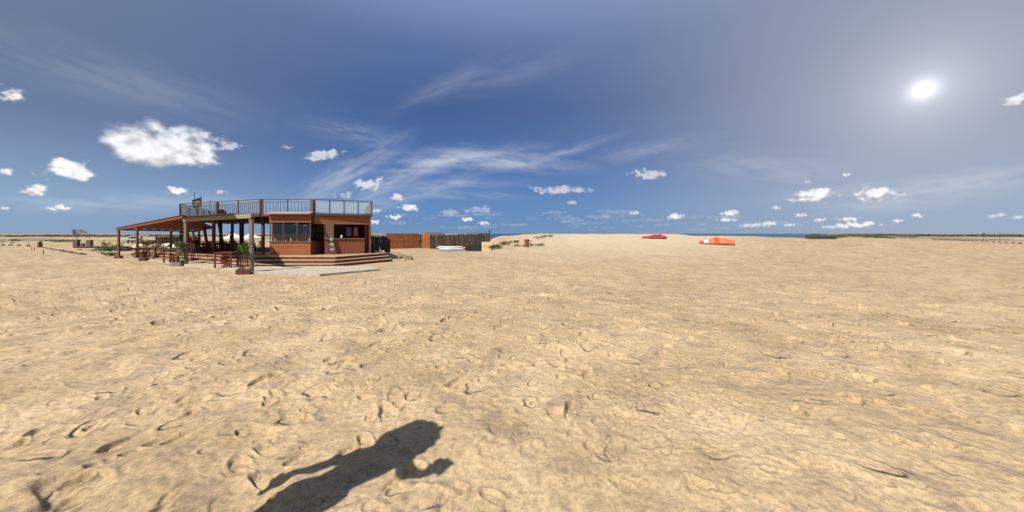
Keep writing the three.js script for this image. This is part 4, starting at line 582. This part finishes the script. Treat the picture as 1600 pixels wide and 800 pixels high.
{ // boards on the sand
  function board(name, label, pos, turn, L, W, m, stripe, tilt, group) {
    const t = thing(name, label, 'surfboard', pos, turn, group), sh = new THREE.Shape(), n = 28, half = s => W / 2 * Math.pow(Math.sin(Math.PI * clamp(0.02 + 0.96 * s)), 0.55) * (1 - 0.18 * s);
    for (let i = 0; i <= n; i++) { const s = i / n; i ? sh.lineTo((s - 0.5) * L, half(s)) : sh.moveTo((s - 0.5) * L, half(s)); } for (let i = n; i >= 0; i--) { const s = i / n; sh.lineTo((s - 0.5) * L, -half(s)); }
    const bend = g => { g.rotateX(-Math.PI / 2); const p = g.attributes.position; for (let i = 0; i < p.count; i++) { const s = p.getX(i) / L; p.setY(i, p.getY(i) + 0.9 * s * s * s * s * L * 0.5 + (s < -0.2 ? Math.pow(-s - 0.2, 2) * 0.5 : 0)); } g.computeVertexNormals(); return g; };
    part('deck', bend(new THREE.ExtrudeGeometry(sh, { depth: 0.07, bevelEnabled: true, bevelSize: 0.03, bevelThickness: 0.035, bevelSegments: 3, steps: 1 })), m, t);
    const ring = new THREE.Shape(); for (let i = 0; i <= n; i++) { const s = i / n; i ? ring.lineTo((s - 0.5) * L * 1.012, half(s) * 1.0 + 0.045) : ring.moveTo((s - 0.5) * L * 1.012, half(s) + 0.045); } for (let i = n; i >= 0; i--) { const s = i / n; ring.lineTo((s - 0.5) * L * 1.012, -half(s) - 0.045); }
    part('rail_band', bend(new THREE.ExtrudeGeometry(ring, { depth: 0.05, bevelEnabled: false })), stripe, t, V(0, -0.015, 0));
    part('fin', new THREE.BoxGeometry(0.18, 0.16, 0.012).translate(L * 0.44, 0.2, 0), M.dark, t); t.rotation.x = tilt; return t;
  }
  const p = at(705, 0, 43.6), gy = sandY(p.x, p.z), red = mat([0.42, 0.035, 0.04], { roughness: 0.35 }), blue = mat([0.26, 0.31, 0.48], { roughness: 0.4 }), wht = mat([0.66, 0.63, 0.60], { roughness: 0.4 });
  board('surfboard', 'pale blue surfboard at the bottom of the stack by the reed fence', V(p.x + 0.05, gy + 0.12, p.z + 0.1), 0.02, 3.1, 0.78, blue, blue, 0.10, 'boards stacked by the reed fence');
  board('surfboard', 'white surfboard with red edges in the middle of the stack by the reed fence', V(p.x, gy + 0.28, p.z), 0.0, 3.55, 0.8, wht, red, 0.12, 'boards stacked by the reed fence');
  board('surfboard', 'white surfboard with thin dark red rail on top of the stack by the reed fence', V(p.x - 0.1, gy + 0.45, p.z - 0.1), 0.03, 2.9, 0.72, wht, mat([0.25, 0.02, 0.03]), 0.14, 'boards stacked by the reed fence');
  const q = at(740, 0, 43.7), tub = thing('storage_crate', 'long black slatted crate beside the surfboards', 'crate', V(q.x, sandY(q.x, q.z), q.z), 0.02);
  for (let k = 0; k < 4; k++) for (const z of [-0.4, 0.4]) box('slat', tub, M.dark, 2.0, 0.16, 0.03, 0, 0.08 + k * 0.185, z); for (let k = 0; k < 4; k++) for (const x of [-1, 1]) box('slat', tub, M.dark, 0.03, 0.16, 0.77, x * 0.985, 0.08 + k * 0.185, 0); for (const x of [-0.94, 0, 0.94]) box('upright', tub, M.rubber, 0.06, 0.76, 0.03, x, 0.37, 0.43); box('lid', tub, M.rubber, 1.92, 0.03, 0.74, 0, 0.62, 0);
  const cv = document.createElement('canvas'); cv.width = cv.height = 256; const c = cv.getContext('2d'); c.fillStyle = '#cdb791'; c.fillRect(0, 0, 256, 256); const R = rng(12); for (let i = 0; i < 700; i++) { c.fillStyle = `rgba(${120 + R() * 60},${95 + R() * 50},${60 + R() * 40},0.18)`; c.fillRect(R() * 256, R() * 256, 2 + R() * 9, 1 + R() * 3); }
  c.strokeStyle = '#6b5334'; c.lineWidth = 7; for (const [x, y, w, h] of [[70, 30, 40, 0], [140, 28, 50, 0], [60, 62, 0, 70], [60, 100, 44, -20], [104, 62, 0, 60], [150, 60, 0, 60], [150, 90, 46, -22], [196, 66, 0, 60], [52, 150, 60, 8], [82, 140, 0, 60], [60, 205, 40, -10], [140, 152, 60, 0], [170, 140, 0, 62], [150, 206, 44, -6], [30, 130, 190, 4]]) { c.beginPath(); c.moveTo(x, y); c.lineTo(x + w, y + h); c.stroke(); }
  const tx = new THREE.CanvasTexture(cv); tx.colorSpace = THREE.SRGBColorSpace; const s = at(760.3, 0, 43.4), sg = thing('painted_slab', 'square pale slab with brown drawn figures at the end of reed fence', 'sign', V(s.x, sandY(s.x, s.z), s.z), -0.05);
  const g = new THREE.BoxGeometry(1.22, 1.2, 0.1); part('face', g, mat([1, 1, 1], { map: tx }), sg, V(0, 0.52, 0)).rotation.x = -0.06; box('prop', sg, M.brown, 0.08, 0.8, 0.08, 0, 0.3, -0.25);
}
{ // barrel-shaped bins
  function bin(label, pos, h, r, m) { const t = thing('litter_bin', label, 'bin', pos); const n = 14; for (let i = 0; i < n; i++) { const a = i / n * 6.283; box('stave', t, m, 2 * r * Math.sin(Math.PI / n) * 0.96, h, 0.03, Math.sin(a) * r, h / 2 - 0.04, Math.cos(a) * r, a); } for (const y of [0.18, 0.82]) part('hoop', new THREE.TorusGeometry(r + 0.02, 0.014, 6, 24).rotateX(Math.PI / 2), M.iron, t, V(0, h * y, 0)); part('liner', new THREE.CylinderGeometry(r * 0.93, r * 0.93, h * 0.92, 18), M.brown, t, V(0, h * 0.47, 0)); return t; }
  bin('red-brown wooden bin standing alone on the dune slope', onSand(823, 44), 1.05, 0.27, M.counter);
  const b = bin('red-brown wooden bin on the open sand at far left', onSand(62.5, 54), 0.78, 0.24, M.counter); const k = part('bag', new THREE.SphereGeometry(0.2, 10, 8).scale(1, 0.7, 1), M.brown, b, V(0, 0.82, 0));
}
{ // driftwood and a yellow crate by the steps
  const y = mat([0.50, 0.42, 0.09], { roughness: 0.5 }), c = onSand(629.5, 28.3), t = thing('plastic_crate', 'yellow plastic crate lying on the sand by the steps', 'crate', c, 0.1); box('side', t, y, 0.38, 0.16, 0.02, 0, 0.08, 0.14); box('side', t, y, 0.38, 0.16, 0.02, 0, 0.08, -0.14); box('end', t, y, 0.02, 0.16, 0.26, -0.18, 0.08, 0); box('end', t, y, 0.02, 0.16, 0.26, 0.18, 0.08, 0); box('bottom', t, y, 0.34, 0.02, 0.26, 0, 0.02, 0);
  [[625, 29.2, 'pale driftwood stump left of the yellow crate', 0.2], [641, 29.0, 'pale driftwood stump right of the yellow crate', 0.25], [633, 29.5, 'pale driftwood branch lying behind the yellow crate', 0.16]].forEach(([u, d, l, r], i) => { const g = new THREE.CylinderGeometry(r * 0.7, r, i === 2 ? 1.0 : 0.38, 12, 6), p = g.attributes.position; for (let k = 0; k < p.count; k++) { const n = 1 + 0.5 * noise(p.getX(k) * 7 + i, p.getY(k) * 5, p.getZ(k) * 7); p.setXYZ(k, p.getX(k) * n, p.getY(k), p.getZ(k) * n); } if (i === 2) g.rotateZ(1.45); g.computeVertexNormals(); tag(part('driftwood', g, M.postGrey, scene, onSand(u, d, i === 2 ? 0.1 : 0.15)), l, 'driftwood', 'driftwood by the steps').rotation.z = i === 1 ? 0.5 : i === 0 ? -0.3 : 0; });
}

/* ------------------------------------------------------------------ kites lying on the beach */
function kite(label, pos, turn, span, height, body, patches, seed) {
  const R = rng(seed), t = thing('kite', label, 'kite', pos, turn), nU = 60, nV = 18;
  const P = (u, v) => { const x = (u - 0.5) * span, arc = Math.pow(Math.sin(Math.PI * clamp(u * 0.94 + 0.03)), 0.45) * (0.66 + 0.34 * smooth(0.3, 0.6, u)) * (1 + 0.25 * noise(u * 6, seed, 2)) * height, f = 0.2 * fbm(u * 8 + seed, v * 3, seed, 4) + 0.14 * Math.abs(noise(u * 15 + v * 4, v * 5, seed + 2)) - 0.05; const a = v * 2.5; return V(x + 0.15 * Math.sin(a) * (u - 0.5), Math.max(-0.05, arc * (Math.sin(Math.min(a, 2.6)) * 0.92 + 0.04) + f * arc * Math.sin(a) * 1.6), 0.75 - v * 1.5 + f * 0.9); };
  const cell = (u0, u1, m, name) => { const g = new THREE.PlaneGeometry(1, 1, Math.round(nU * (u1 - u0)), nV), p = g.attributes.position; for (let i = 0; i < p.count; i++) { const q = P(mix(u0, u1, p.getX(i) + 0.5), p.getY(i) + 0.5); p.setXYZ(i, q.x, q.y, q.z); } g.computeVertexNormals(); part(name, g, m, t); };
  patches.forEach(([u0, u1, m], i) => cell(u0, u1, m, 'canopy_panel'));
  const pts = []; for (let i = 0; i <= 24; i++) { const q = P(i / 24, 0.03); pts.push(V(q.x, q.y * 0.4 + 0.08, q.z + 0.04)); } part('leading_edge', new THREE.TubeGeometry(new THREE.CatmullRomCurve3(pts), 60, 0.10, 10), body, t);
  patches.slice(1).forEach(([u0]) => { const q = []; for (let i = 0; i <= 10; i++) { const w = P(u0, i / 10); q.push(V(w.x, w.y + 0.02, w.z)); } part('strut', new THREE.TubeGeometry(new THREE.CatmullRomCurve3(q), 20, 0.05, 8), body, t); });
}
{
  const ds = { side: THREE.DoubleSide, roughness: 0.6 }, crim = mat([0.36, 0.022, 0.035], ds), crim2 = mat([0.26, 0.018, 0.03], ds), org = mat([0.80, 0.13, 0.035], ds), red = mat([0.55, 0.035, 0.025], ds), pk = mat([0.80, 0.55, 0.52], ds);
  kite('collapsed dark crimson kite near the dune crest', onSand(1022, 57, 0.03), -0.35, 3.7, 0.75, crim2, [[0, 0.4, crim], [0.4, 0.75, crim2], [0.75, 1, crim]], 3);
  kite('bright orange kite with a white panel lying on the sand', onSand(1119.5, 49, 0.02), -0.5, 4.3, 1.02, red, [[0, 0.13, red], [0.13, 0.3, pk], [0.3, 0.46, org], [0.46, 0.54, red], [0.54, 1, org]], 6);
}

/* ------------------------------------------------------------------ plants on the dune and scrub */
[[790, 47, 0.55, 0.5, 300, 0.16, M.scrub, 'upright green shrub on the dune skyline right of the reed fence'], [777.5, 43, 0.9, 0.42, 420, 0.2, M.leaf, 'bright green mat of leaves at the right end of reed fence'], [803, 50, 0.7, 0.35, 220, 0.16, M.scrub, 'grey-green shrub on the dune between fence and bin'], [812, 45, 0.9, 0.2, 160, 0.15, M.scrub, 'low green creeper just left of the dune bin'], [836, 46, 1.2, 0.28, 260, 0.16, M.scrub, 'low green creeper just right of the dune bin'], [842, 56, 1.1, 0.4, 280, 0.16, M.leafDry, 'dry tawny shrub on the dune beyond the bin'], [856, 62, 1.0, 0.35, 240, 0.15, M.scrub, 'green shrub highest on the dune beyond the bin'], [785, 49, 0.6, 0.2, 90, 0.14, M.scrub, 'thin creeper on the pale dune above the bright green mat'], [824, 53, 0.8, 0.2, 120, 0.14, M.scrubDark, 'thin dark creeper on the dune behind the bin']]
  .forEach(([u, d, rx, ry, n, s, m, l], i) => shrub('dune_shrub', l, onSand(u, d, -0.03), rx, ry, rx * 0.7, n, s, m, 100 + i, 'plants on the dune'));
[[1308, 112, 1.6, 0.5, 'small scrub clump just right of the dark hull'], [1318, 108, 1.4, 0.6, 'second scrub clump right of the dark hull'], [1337, 100, 3.2, 0.8, 'broad green scrub clump left of the sand hollow on the right'], [1352, 95, 3.0, 0.9, 'largest green scrub clump on the right plain'], [1366, 104, 2.6, 0.7, 'scrub clump at the start of the right ridge'], [1386, 120, 3, 0.8, 'scrub clump on the right ridge beyond the largest one'], [1408, 140, 4, 1.0, 'long scrub clump midway along the right ridge'], [1432, 165, 4.5, 1.1, 'scrub clump towards the far end of the right ridge'], [1462, 210, 5, 1.2, 'far scrub clump near the first buried tyres']]
  .forEach(([u, d, rx, ry, l], i) => shrub('scrub_clump', l, onSand(u, d, -0.05), rx, ry, rx * 0.6, 420, 0.28, i % 2 ? M.scrub : M.scrubDark, 130 + i, 'scrub on the right plain'));
[[97, 86, 2.6, 0.35, 'low green scrub patch on the far left plain'], [86, 92, 2.4, 0.3, 'faint low scrub patch left of the green one on the plain'], [108, 88, 2.0, 0.3, 'small scrub patch right of the green one on the plain'], [22, 96, 2.5, 0.35, 'low scrub patch at the left edge behind the buried tyres']]
  .forEach(([u, d, rx, ry, l], i) => shrub('scrub_clump', l, onSand(u, d, -0.05), rx, ry, rx * 0.6, 260, 0.25, M.scrub, 160 + i, 'scrub on the left plain'));
{ // scrub on the skyline, read as one mass
  const R = rng(77), list = []; for (let s = 0; s < 2; s++) { const n = s ? 700 : 900; const base = new THREE.IcosahedronGeometry(1, 1), m = new THREE.Matrix4(); const arr = [];
    for (let i = 0; i < n; i++) { const u = s ? 1290 + R() * 420 : -100 + R() * 780, d = s ? 230 + R() * 260 : 240 + R() * 330, p = at(u, 0, d); p.y = sandY(p.x, p.z); const w = 2 + R() * 5, h = 0.25 + R() * (s ? 0.7 : 0.4); m.compose(V(p.x, p.y + h * 0.2, p.z), new THREE.Quaternion().setFromEuler(new THREE.Euler(R(), R() * 6, R())), V(1, 1, 1)); arr.push([p, w, h]); }
    const inst = new THREE.InstancedMesh(clump(46, 1, 1, 1, 0.9, rng(5 + s)), s ? M.scrubDark : mat([0.12, 0.11, 0.07], { side: THREE.DoubleSide }), n); arr.forEach(([p, w, h], i) => { m.compose(V(p.x, p.y - 0.05, p.z), new THREE.Quaternion().setFromEuler(new THREE.Euler(0, i * 2.4, 0)), V(w * 0.55, h * 0.75, w * 0.55)); inst.setMatrixAt(i, m); });
    inst.name = numbered('distant_scrub'); inst.userData = { kind: 'stuff', label: s ? 'dark scrub along the right skyline' : 'dark scrub along the left skyline', category: 'scrub' }; scene.add(inst); }
  const hg = new THREE.SphereGeometry(1, 40, 16, 0, 6.283, 0, Math.PI / 2), hp = hg.attributes.position; for (let i = 0; i < hp.count; i++) { const n = 1 + 0.15 * fbm(hp.getX(i) * 3, hp.getY(i) * 3, hp.getZ(i) * 3, 3); hp.setXYZ(i, hp.getX(i) * 17 * n, hp.getY(i) * 4.3 * n, hp.getZ(i) * 17 * n); } hg.computeVertexNormals(); const o = structure('hill', hg, mat([0.15, 0.12, 0.10], { map: speckTex })); const p = at(677, 0, 500); o.position.set(p.x, 0, p.z);
}

/* ------------------------------------------------------------------ tyres, stones, stakes, pillars */
{
  const tg = new THREE.TorusGeometry(0.25, 0.105, 10, 26); const pr = []; { const p = tg.attributes.position; for (let i = 0; i < p.count; i++) p.setZ(i, p.getZ(i) * 0.95); } tg.computeVertexNormals();
  function tyre(label, group, pos, turn, sink) { const t = thing('buried_tyre', label, 'tyre', pos, turn, group); part('tyre_ring', tg, M.rubber, t, V(0, sink, 0)); for (let k = 0; k < 9; k++) { const a = Math.PI * (k + 0.5) / 9; const b = box('tread_block', t, M.rubber, 0.05, 0.03, 0.15, Math.cos(a) * 0.355, sink + Math.sin(a) * 0.355, 0); b.rotation.z = a - Math.PI / 2; } t.scale.setScalar(0.7); return t; }
  [1593.8, 1583, 1572, 1562, 1552.4, 1541.6, 1534, 1526, 1520, 1513.6, 1508, 1503, 1498, 1493.5, 1490, 1486, 1481, 1477, 1472, 1469, 1465, 1462, 1460, 1457.5].forEach((u, i) => { const v = 374.3 + 8.2 * Math.pow((u - 1457) / 137, 1.25), d = 1188 / (v - 365); tyre(i === 0 ? 'nearest half-buried tyre at the right end of the long row' : `black half-buried tyre, ${nth(i)} from the right end of the long row on the plain`, 'half-buried tyres along the right plain', onSand(u, d), (hash(i, 2, 3) - 0.5) * 0.7 - 0.5, 0.06 - 0.06 * hash(i, 5, 5)); });
  [[5, 60, 'half-buried tyre nearest the left edge of the picture'], [16.5, 60, 'second half-buried tyre from the left edge'], [30, 58.5, 'third half-buried tyre from the left edge'], [44.5, 58, 'fourth half-buried tyre from the left edge, near the stakes'], [4, 78, 'far half-buried tyre behind the left row, at the edge'], [19.5, 76, 'far half-buried tyre behind the second one on the left']].forEach(([u, d, l], i) => tyre(l, 'half-buried tyres on the left', onSand(u, d), 0.3 * (hash(i, 1, 1) - 0.5) + 0.4, 0.06));
  // tyres lying by the left palm
  const ly = new THREE.TorusGeometry(0.3, 0.13, 10, 22).rotateX(Math.PI / 2);
  for (let i = 0; i < 16; i++) { const u = 150 + 53 * (i / 15) + (hash(i, 3, 9) - 0.5) * 2, d = 43.5 + hash(i, 4, 4) * 2.5, k = i % 3 === 2 ? 2 : 1; for (let s = 0; s < k; s++) { const o = tag(part('loose_tyre', ly, M.rubber, scene, onSand(u, d, 0.1 + s * 0.25)), `black tyre ${s ? 'on top of' : ''} ${nth(i)} from the left in the heap left of the side pergola`.replace('tyre  ', 'tyre ').replace('on top of', 'on top,'), 'tyre', 'heaped tyres left of the side pergola'); o.rotation.set(0.5 * (hash(i, s, 6) - 0.3), 0, 0.6 * (hash(i, s, 7) - 0.5)); } }
  for (let i = 0; i < 14; i++) { const u = 206 + 78 * (i / 13), o = tag(part('loose_tyre', ly, M.rubber, scene, onSand(u, 45.5 + hash(i, 7, 7) * 1.5, 0.1)), `black tyre, ${nth(i)} from the left in the row before the pale loungers`, 'tyre', 'tyres in front of the loungers'); o.rotation.set(0.4 * hash(i, 1, 6), 0, 0.5 * (hash(i, 1, 7) - 0.5)); }
  // stones in a line
  const R = rng(9); for (let i = 0; i < 11; i++) { const t = i / 10, u = 69 + 47 * t + (R() - 0.5) * 2, d = 1 / mix(1 / 52, 1 / 38.5, t), g = new THREE.IcosahedronGeometry(0.06 + 0.05 * t + 0.06 * R(), 2), p = g.attributes.position; for (let k = 0; k < p.count; k++) { const m = 1 + 0.5 * fbm(p.getX(k) * 5 + i, p.getY(k) * 5, p.getZ(k) * 5, 2); p.setXYZ(k, p.getX(k) * m * 1.5, p.getY(k) * m * 0.9, p.getZ(k) * m); } g.computeVertexNormals(); tag(part('stone', g, mat([0.10, 0.075, 0.045]), scene, onSand(u, d, 0.06)), `dark stone, ${nth(i)} from the bin in the line across the left sand`, 'stone', 'line of dark stones on the left'); }
  const lump = (u, d, w, h, l, m) => { const g = new THREE.IcosahedronGeometry(1, 3), p = g.attributes.position; for (let k = 0; k < p.count; k++) { const f = 1 + 0.5 * fbm(p.getX(k) * 2 + u, p.getY(k) * 2, p.getZ(k) * 2, 3); p.setXYZ(k, p.getX(k) * f * w, p.getY(k) * f * h, p.getZ(k) * f * w * 0.6); } g.computeVertexNormals(); tag(part('weed_mound', g, m, scene, onSand(u, d, 0)), l, 'mound', 'mounds of dry weed on the left'); };
  lump(127, 36.5, 0.38, 0.2, 'largest dark weed mound at the near end of the stone line', mat([0.10, 0.075, 0.035])); lump(131.5, 36, 0.25, 0.13, 'small dark weed mound touching the largest one', mat([0.11, 0.08, 0.04])); lump(156, 39.5, 0.5, 0.1, 'flat weed mound in front of the tyre heap', mat([0.12, 0.09, 0.05])); lump(175, 39, 0.5, 0.06, 'flat weed mound in front of the small palm', mat([0.13, 0.10, 0.055])); lump(124, 46, 0.35, 0.14, 'weed mound in front of the gate pillars', mat([0.11, 0.085, 0.05])); lump(139, 44.5, 0.5, 0.06, 'thin weed mound in front of the right gate pillar', mat([0.12, 0.09, 0.05]));
  [[49.5, 44.5, 0.42, 'short stake in the sand, leftmost of three'], [53.5, 44, 0.42, 'short stake in the sand, middle of three'], [67.7, 36.8, 0.5, 'short stake in the sand, nearest of three']].forEach(([u, d, h, l]) => { const t = thing('stake', l, 'stake', onSand(u, d), 0, 'stakes on the left sand'); rod('shaft', t, M.brown, V(0, -0.15, 0), V(0.02, h, 0), 0.035, 0.03, 7); rod('tip', t, M.brown, V(0.02, h, 0), V(0.02, h + 0.05, 0), 0.03, 0.008, 7); });
  // gate pillars with dry fronds
  [[119.5, 56, 'left grey gate pillar with dry tuft on top', 1.25], [140, 56, 'right grey gate pillar with bending dry frond on top', 1.2]].forEach(([u, d, l, h], i) => { const t = thing('gate_pillar', l, 'pillar', onSand(u, d), 0.1, 'gate pillars on the left'), R2 = rng(60 + i); box('shaft', t, M.pillar, 0.62, h, 0.5, 0, h / 2 - 0.1, 0); box('cap', t, M.pillar, 0.68, 0.06, 0.56, 0, h - 0.07, 0); for (let k = 0; k < (i ? 2 : 4); k++) { const f = part('dry_frond', frond(i ? 2.4 : 1.7, R2, i ? 0.72 : 0.2), k % 2 ? M.leafDry : M.scrubDark, t, V(0.05, h - 0.1, 0)); f.rotation.order = 'YXZ'; f.rotation.y = i ? -1.55 + (R2() - 0.5) * 0.5 : R2() * 6; f.rotation.x = -0.32 + 0.1 * R2(); } });
  const t = thing('rounded_post', 'brown round-topped wooden post beside the small palm', 'post', onSand(163.5, 52)); part('slab', (() => { const s = new THREE.Shape(); s.moveTo(-0.28, -0.1); s.lineTo(0.28, -0.1); s.lineTo(0.28, 0.55); s.absarc(0, 0.55, 0.28, 0, Math.PI); const g = new THREE.ExtrudeGeometry(s, { depth: 0.18, bevelEnabled: true, bevelSize: 0.015, bevelThickness: 0.015 }); return g; })(), M.redwood, t); rod('knob', t, M.brown, V(0, 0.8, 0.09), V(0, 1.25, 0.09), 0.04, 0.05);
  const t2 = thing('short_post', 'short red-brown block between the two gate pillars', 'post', onSand(129.5, 56)); box('block', t2, M.redwood, 0.36, 0.6, 0.3, 0, 0.25, 0); box('cap', t2, M.redwood, 0.4, 0.05, 0.34, 0, 0.57, 0);
  for (let i = 0; i < 9; i++) { const o = tag(part('loose_tyre', ly, M.rubber, scene, onSand(121 + i * 3.4, 53.5, 0.08)), `black tyre, ${nth(i)} from the left in the row at the gate pillars`, 'tyre', 'tyres at the gate pillars'); o.rotation.x = 0.4 * hash(i, 8, 8); }
}
{ // loungers and parasols behind
  function lounger(label, u, d, m) { const t = thing('lounger', label, 'lounger', onSand(u, d), -0.3, 'pale loungers behind the side pergola'); box('bed', t, m, 0.62, 0.08, 1.2, 0, 0.28, 0.5); const b = box('backrest', t, m, 0.62, 0.06, 0.75, 0, 0.52, -0.3); b.rotation.x = 1.0; for (const x of [-0.27, 0.27]) for (const z of [-0.02, 1.0]) box('leg', t, M.brown, 0.05, 0.25, 0.05, x, 0.12, z); }
  const pale = mat([0.60, 0.53, 0.42]), yel = mat([0.66, 0.60, 0.26]); [[207, 'pale lounger farthest left, behind the tyre heap', pale], [215, 'pale lounger second from left', pale], [250, 'pale lounger in front of the reed windbreak, left end', pale], [256, 'pale lounger in front of the reed windbreak, second from left', pale], [267, 'pale lounger in front of the reed windbreak, left of the yellow one', pale], [273, 'yellowish lounger in front of the reed windbreak', yel], [280, 'pale lounger right of the yellowish one', pale]].forEach(([u, l, m], i) => lounger(l, u, 47.2 + (i % 2) * 0.5, m));
  [[366, 47, 'left white parasol seen under the roof deck'], [392, 46, 'right white parasol seen under the roof deck']].forEach(([u, d, l]) => { const t = thing('parasol', l, 'parasol', onSand(u, d), 0.2, 'white parasols behind the bar'); rod('pole', t, M.postGrey, V(0, -0.2, 0), V(0, 2.2, 0), 0.035); part('canopy', new THREE.ConeGeometry(1.35, 0.62, 8, 1, true), mat([0.78, 0.76, 0.70], { side: THREE.DoubleSide }), t, V(0, 1.92, 0)); part('valance', new THREE.CylinderGeometry(1.35, 1.35, 0.14, 8, 1, true), mat([0.72, 0.70, 0.64], { side: THREE.DoubleSide }), t, V(0, 1.54, 0)); rod('finial', t, M.white, V(0, 2.2, 0), V(0, 2.32, 0), 0.03, 0.01); });
}
{ // pick-up truck
  const t = thing('pickup_truck', 'white and dark pick-up truck parked beyond the side pergola', 'truck', onSand(211, 79), 0.55 + Math.PI), wh = mat([0.55, 0.60, 0.62], { roughness: 0.35 }), sh = new THREE.Shape(); [[-0.95, 0.4], [0.95, 0.4], [0.95, 0.95], [0.3, 1.0], [0.15, 1.0], [-0.1, 1.5], [-0.7, 1.52], [-0.95, 1.02]].forEach(([x, y], i) => i ? sh.lineTo(x * 1.9, y) : sh.moveTo(x * 1.9, y));
  const g = new THREE.ExtrudeGeometry(sh, { depth: 1.5, bevelEnabled: true, bevelSize: 0.05, bevelThickness: 0.07, bevelSegments: 3 }); g.translate(0, 0, -0.75); part('body', g, wh, t).rotation.y = Math.PI / 2;
  const add = (n, m, w, h, d, x, y, z) => { const o = box(n, t, m, w, h, d, x, y, z); return o; };
  add('windscreen', M.dark, 1.36, 0.42, 0.03, 0, 1.31, -0.11).rotation.x = 0.76; add('rear_window', M.dark, 1.36, 0.36, 0.03, 0, 1.34, 1.64).rotation.x = -0.76; for (const s of [-1, 1]) { add('side_window', M.dark, 0.02, 0.32, 1.0, s * 0.83, 1.28, 0.75); add('headlight', M.white, 0.3, 0.14, 0.04, s * 0.55, 0.82, -1.89); for (const z of [-1.15, 1.15]) { const w = part('wheel', new THREE.CylinderGeometry(0.36, 0.36, 0.24, 20).rotateZ(Math.PI / 2), M.rubber, t, V(s * 0.76, 0.34, z)); part('rim', new THREE.CylinderGeometry(0.2, 0.2, 0.26, 14).rotateZ(Math.PI / 2), M.stone, w); } } add('bumper', M.iron, 1.6, 0.18, 0.1, 0, 0.5, -1.92);
  add('load', M.iron, 1.2, 0.35, 0.9, 0, 1.1, -1.1);
}
{ // dark hull far right
  const p = onSand(1283, 76), t = thing('wooden_hull', 'long low dark grey-green wooden hull on the sand, far right', 'boat', p, 0.12), sh = new THREE.Shape(); [[-3.6, 0], [3.3, -0.1], [3.9, 1.25], [3.2, 1.05], [-3.7, 0.95]].forEach(([x, y], i) => i ? sh.lineTo(x, y) : sh.moveTo(x, y));
  part('hull', new THREE.ExtrudeGeometry(sh, { depth: 1.6, bevelEnabled: true, bevelSize: 0.08, bevelThickness: 0.3, bevelSegments: 3 }), mat([0.085, 0.10, 0.085], { map: speckTex }), t, V(0, 0, -0.8)); for (const y of [0.35, 0.68]) box('rubbing_strake', t, M.brown, 6.8, 0.06, 0.06, -0.15, y, 1.13); box('cabin', t, wood([0.13, 0.14, 0.12]), 1.6, 0.5, 1.1, -1.6, 1.2, 0); box('thwart', t, M.postGrey, 1.2, 0.12, 1.3, 1.6, 1.1, 0); t.scale.setScalar(0.8);
}
{ // road sign and bare pole
  const t = thing('road_sign', 'round dark sign on a thin pole beside the tyre row', 'sign', onSand(1537, 97), -0.2); rod('pole', t, M.iron, V(0, -0.3, 0), V(0, 2.1, 0), 0.04); part('disc', new THREE.CylinderGeometry(0.36, 0.36, 0.03, 28).rotateX(Math.PI / 2), mat([0.05, 0.075, 0.09]), t, V(0, 1.95, 0.06)); part('rim', new THREE.TorusGeometry(0.36, 0.02, 6, 28), M.iron, t, V(0, 1.95, 0.06));
  const q = thing('utility_pole', 'thin bare pole standing on the plain at far right', 'pole', onSand(1562.5, 130)); rod('shaft', q, M.brown, V(0, -0.3, 0), V(0, 2.9, 0), 0.07, 0.05); rod('arm', q, M.brown, V(-0.3, 2.7, 0), V(0.3, 2.7, 0), 0.03);
}
scene.traverse(o => { if (o.isMesh) { o.castShadow = true; o.receiveShadow = true; } });
renderer.render(scene, camera);
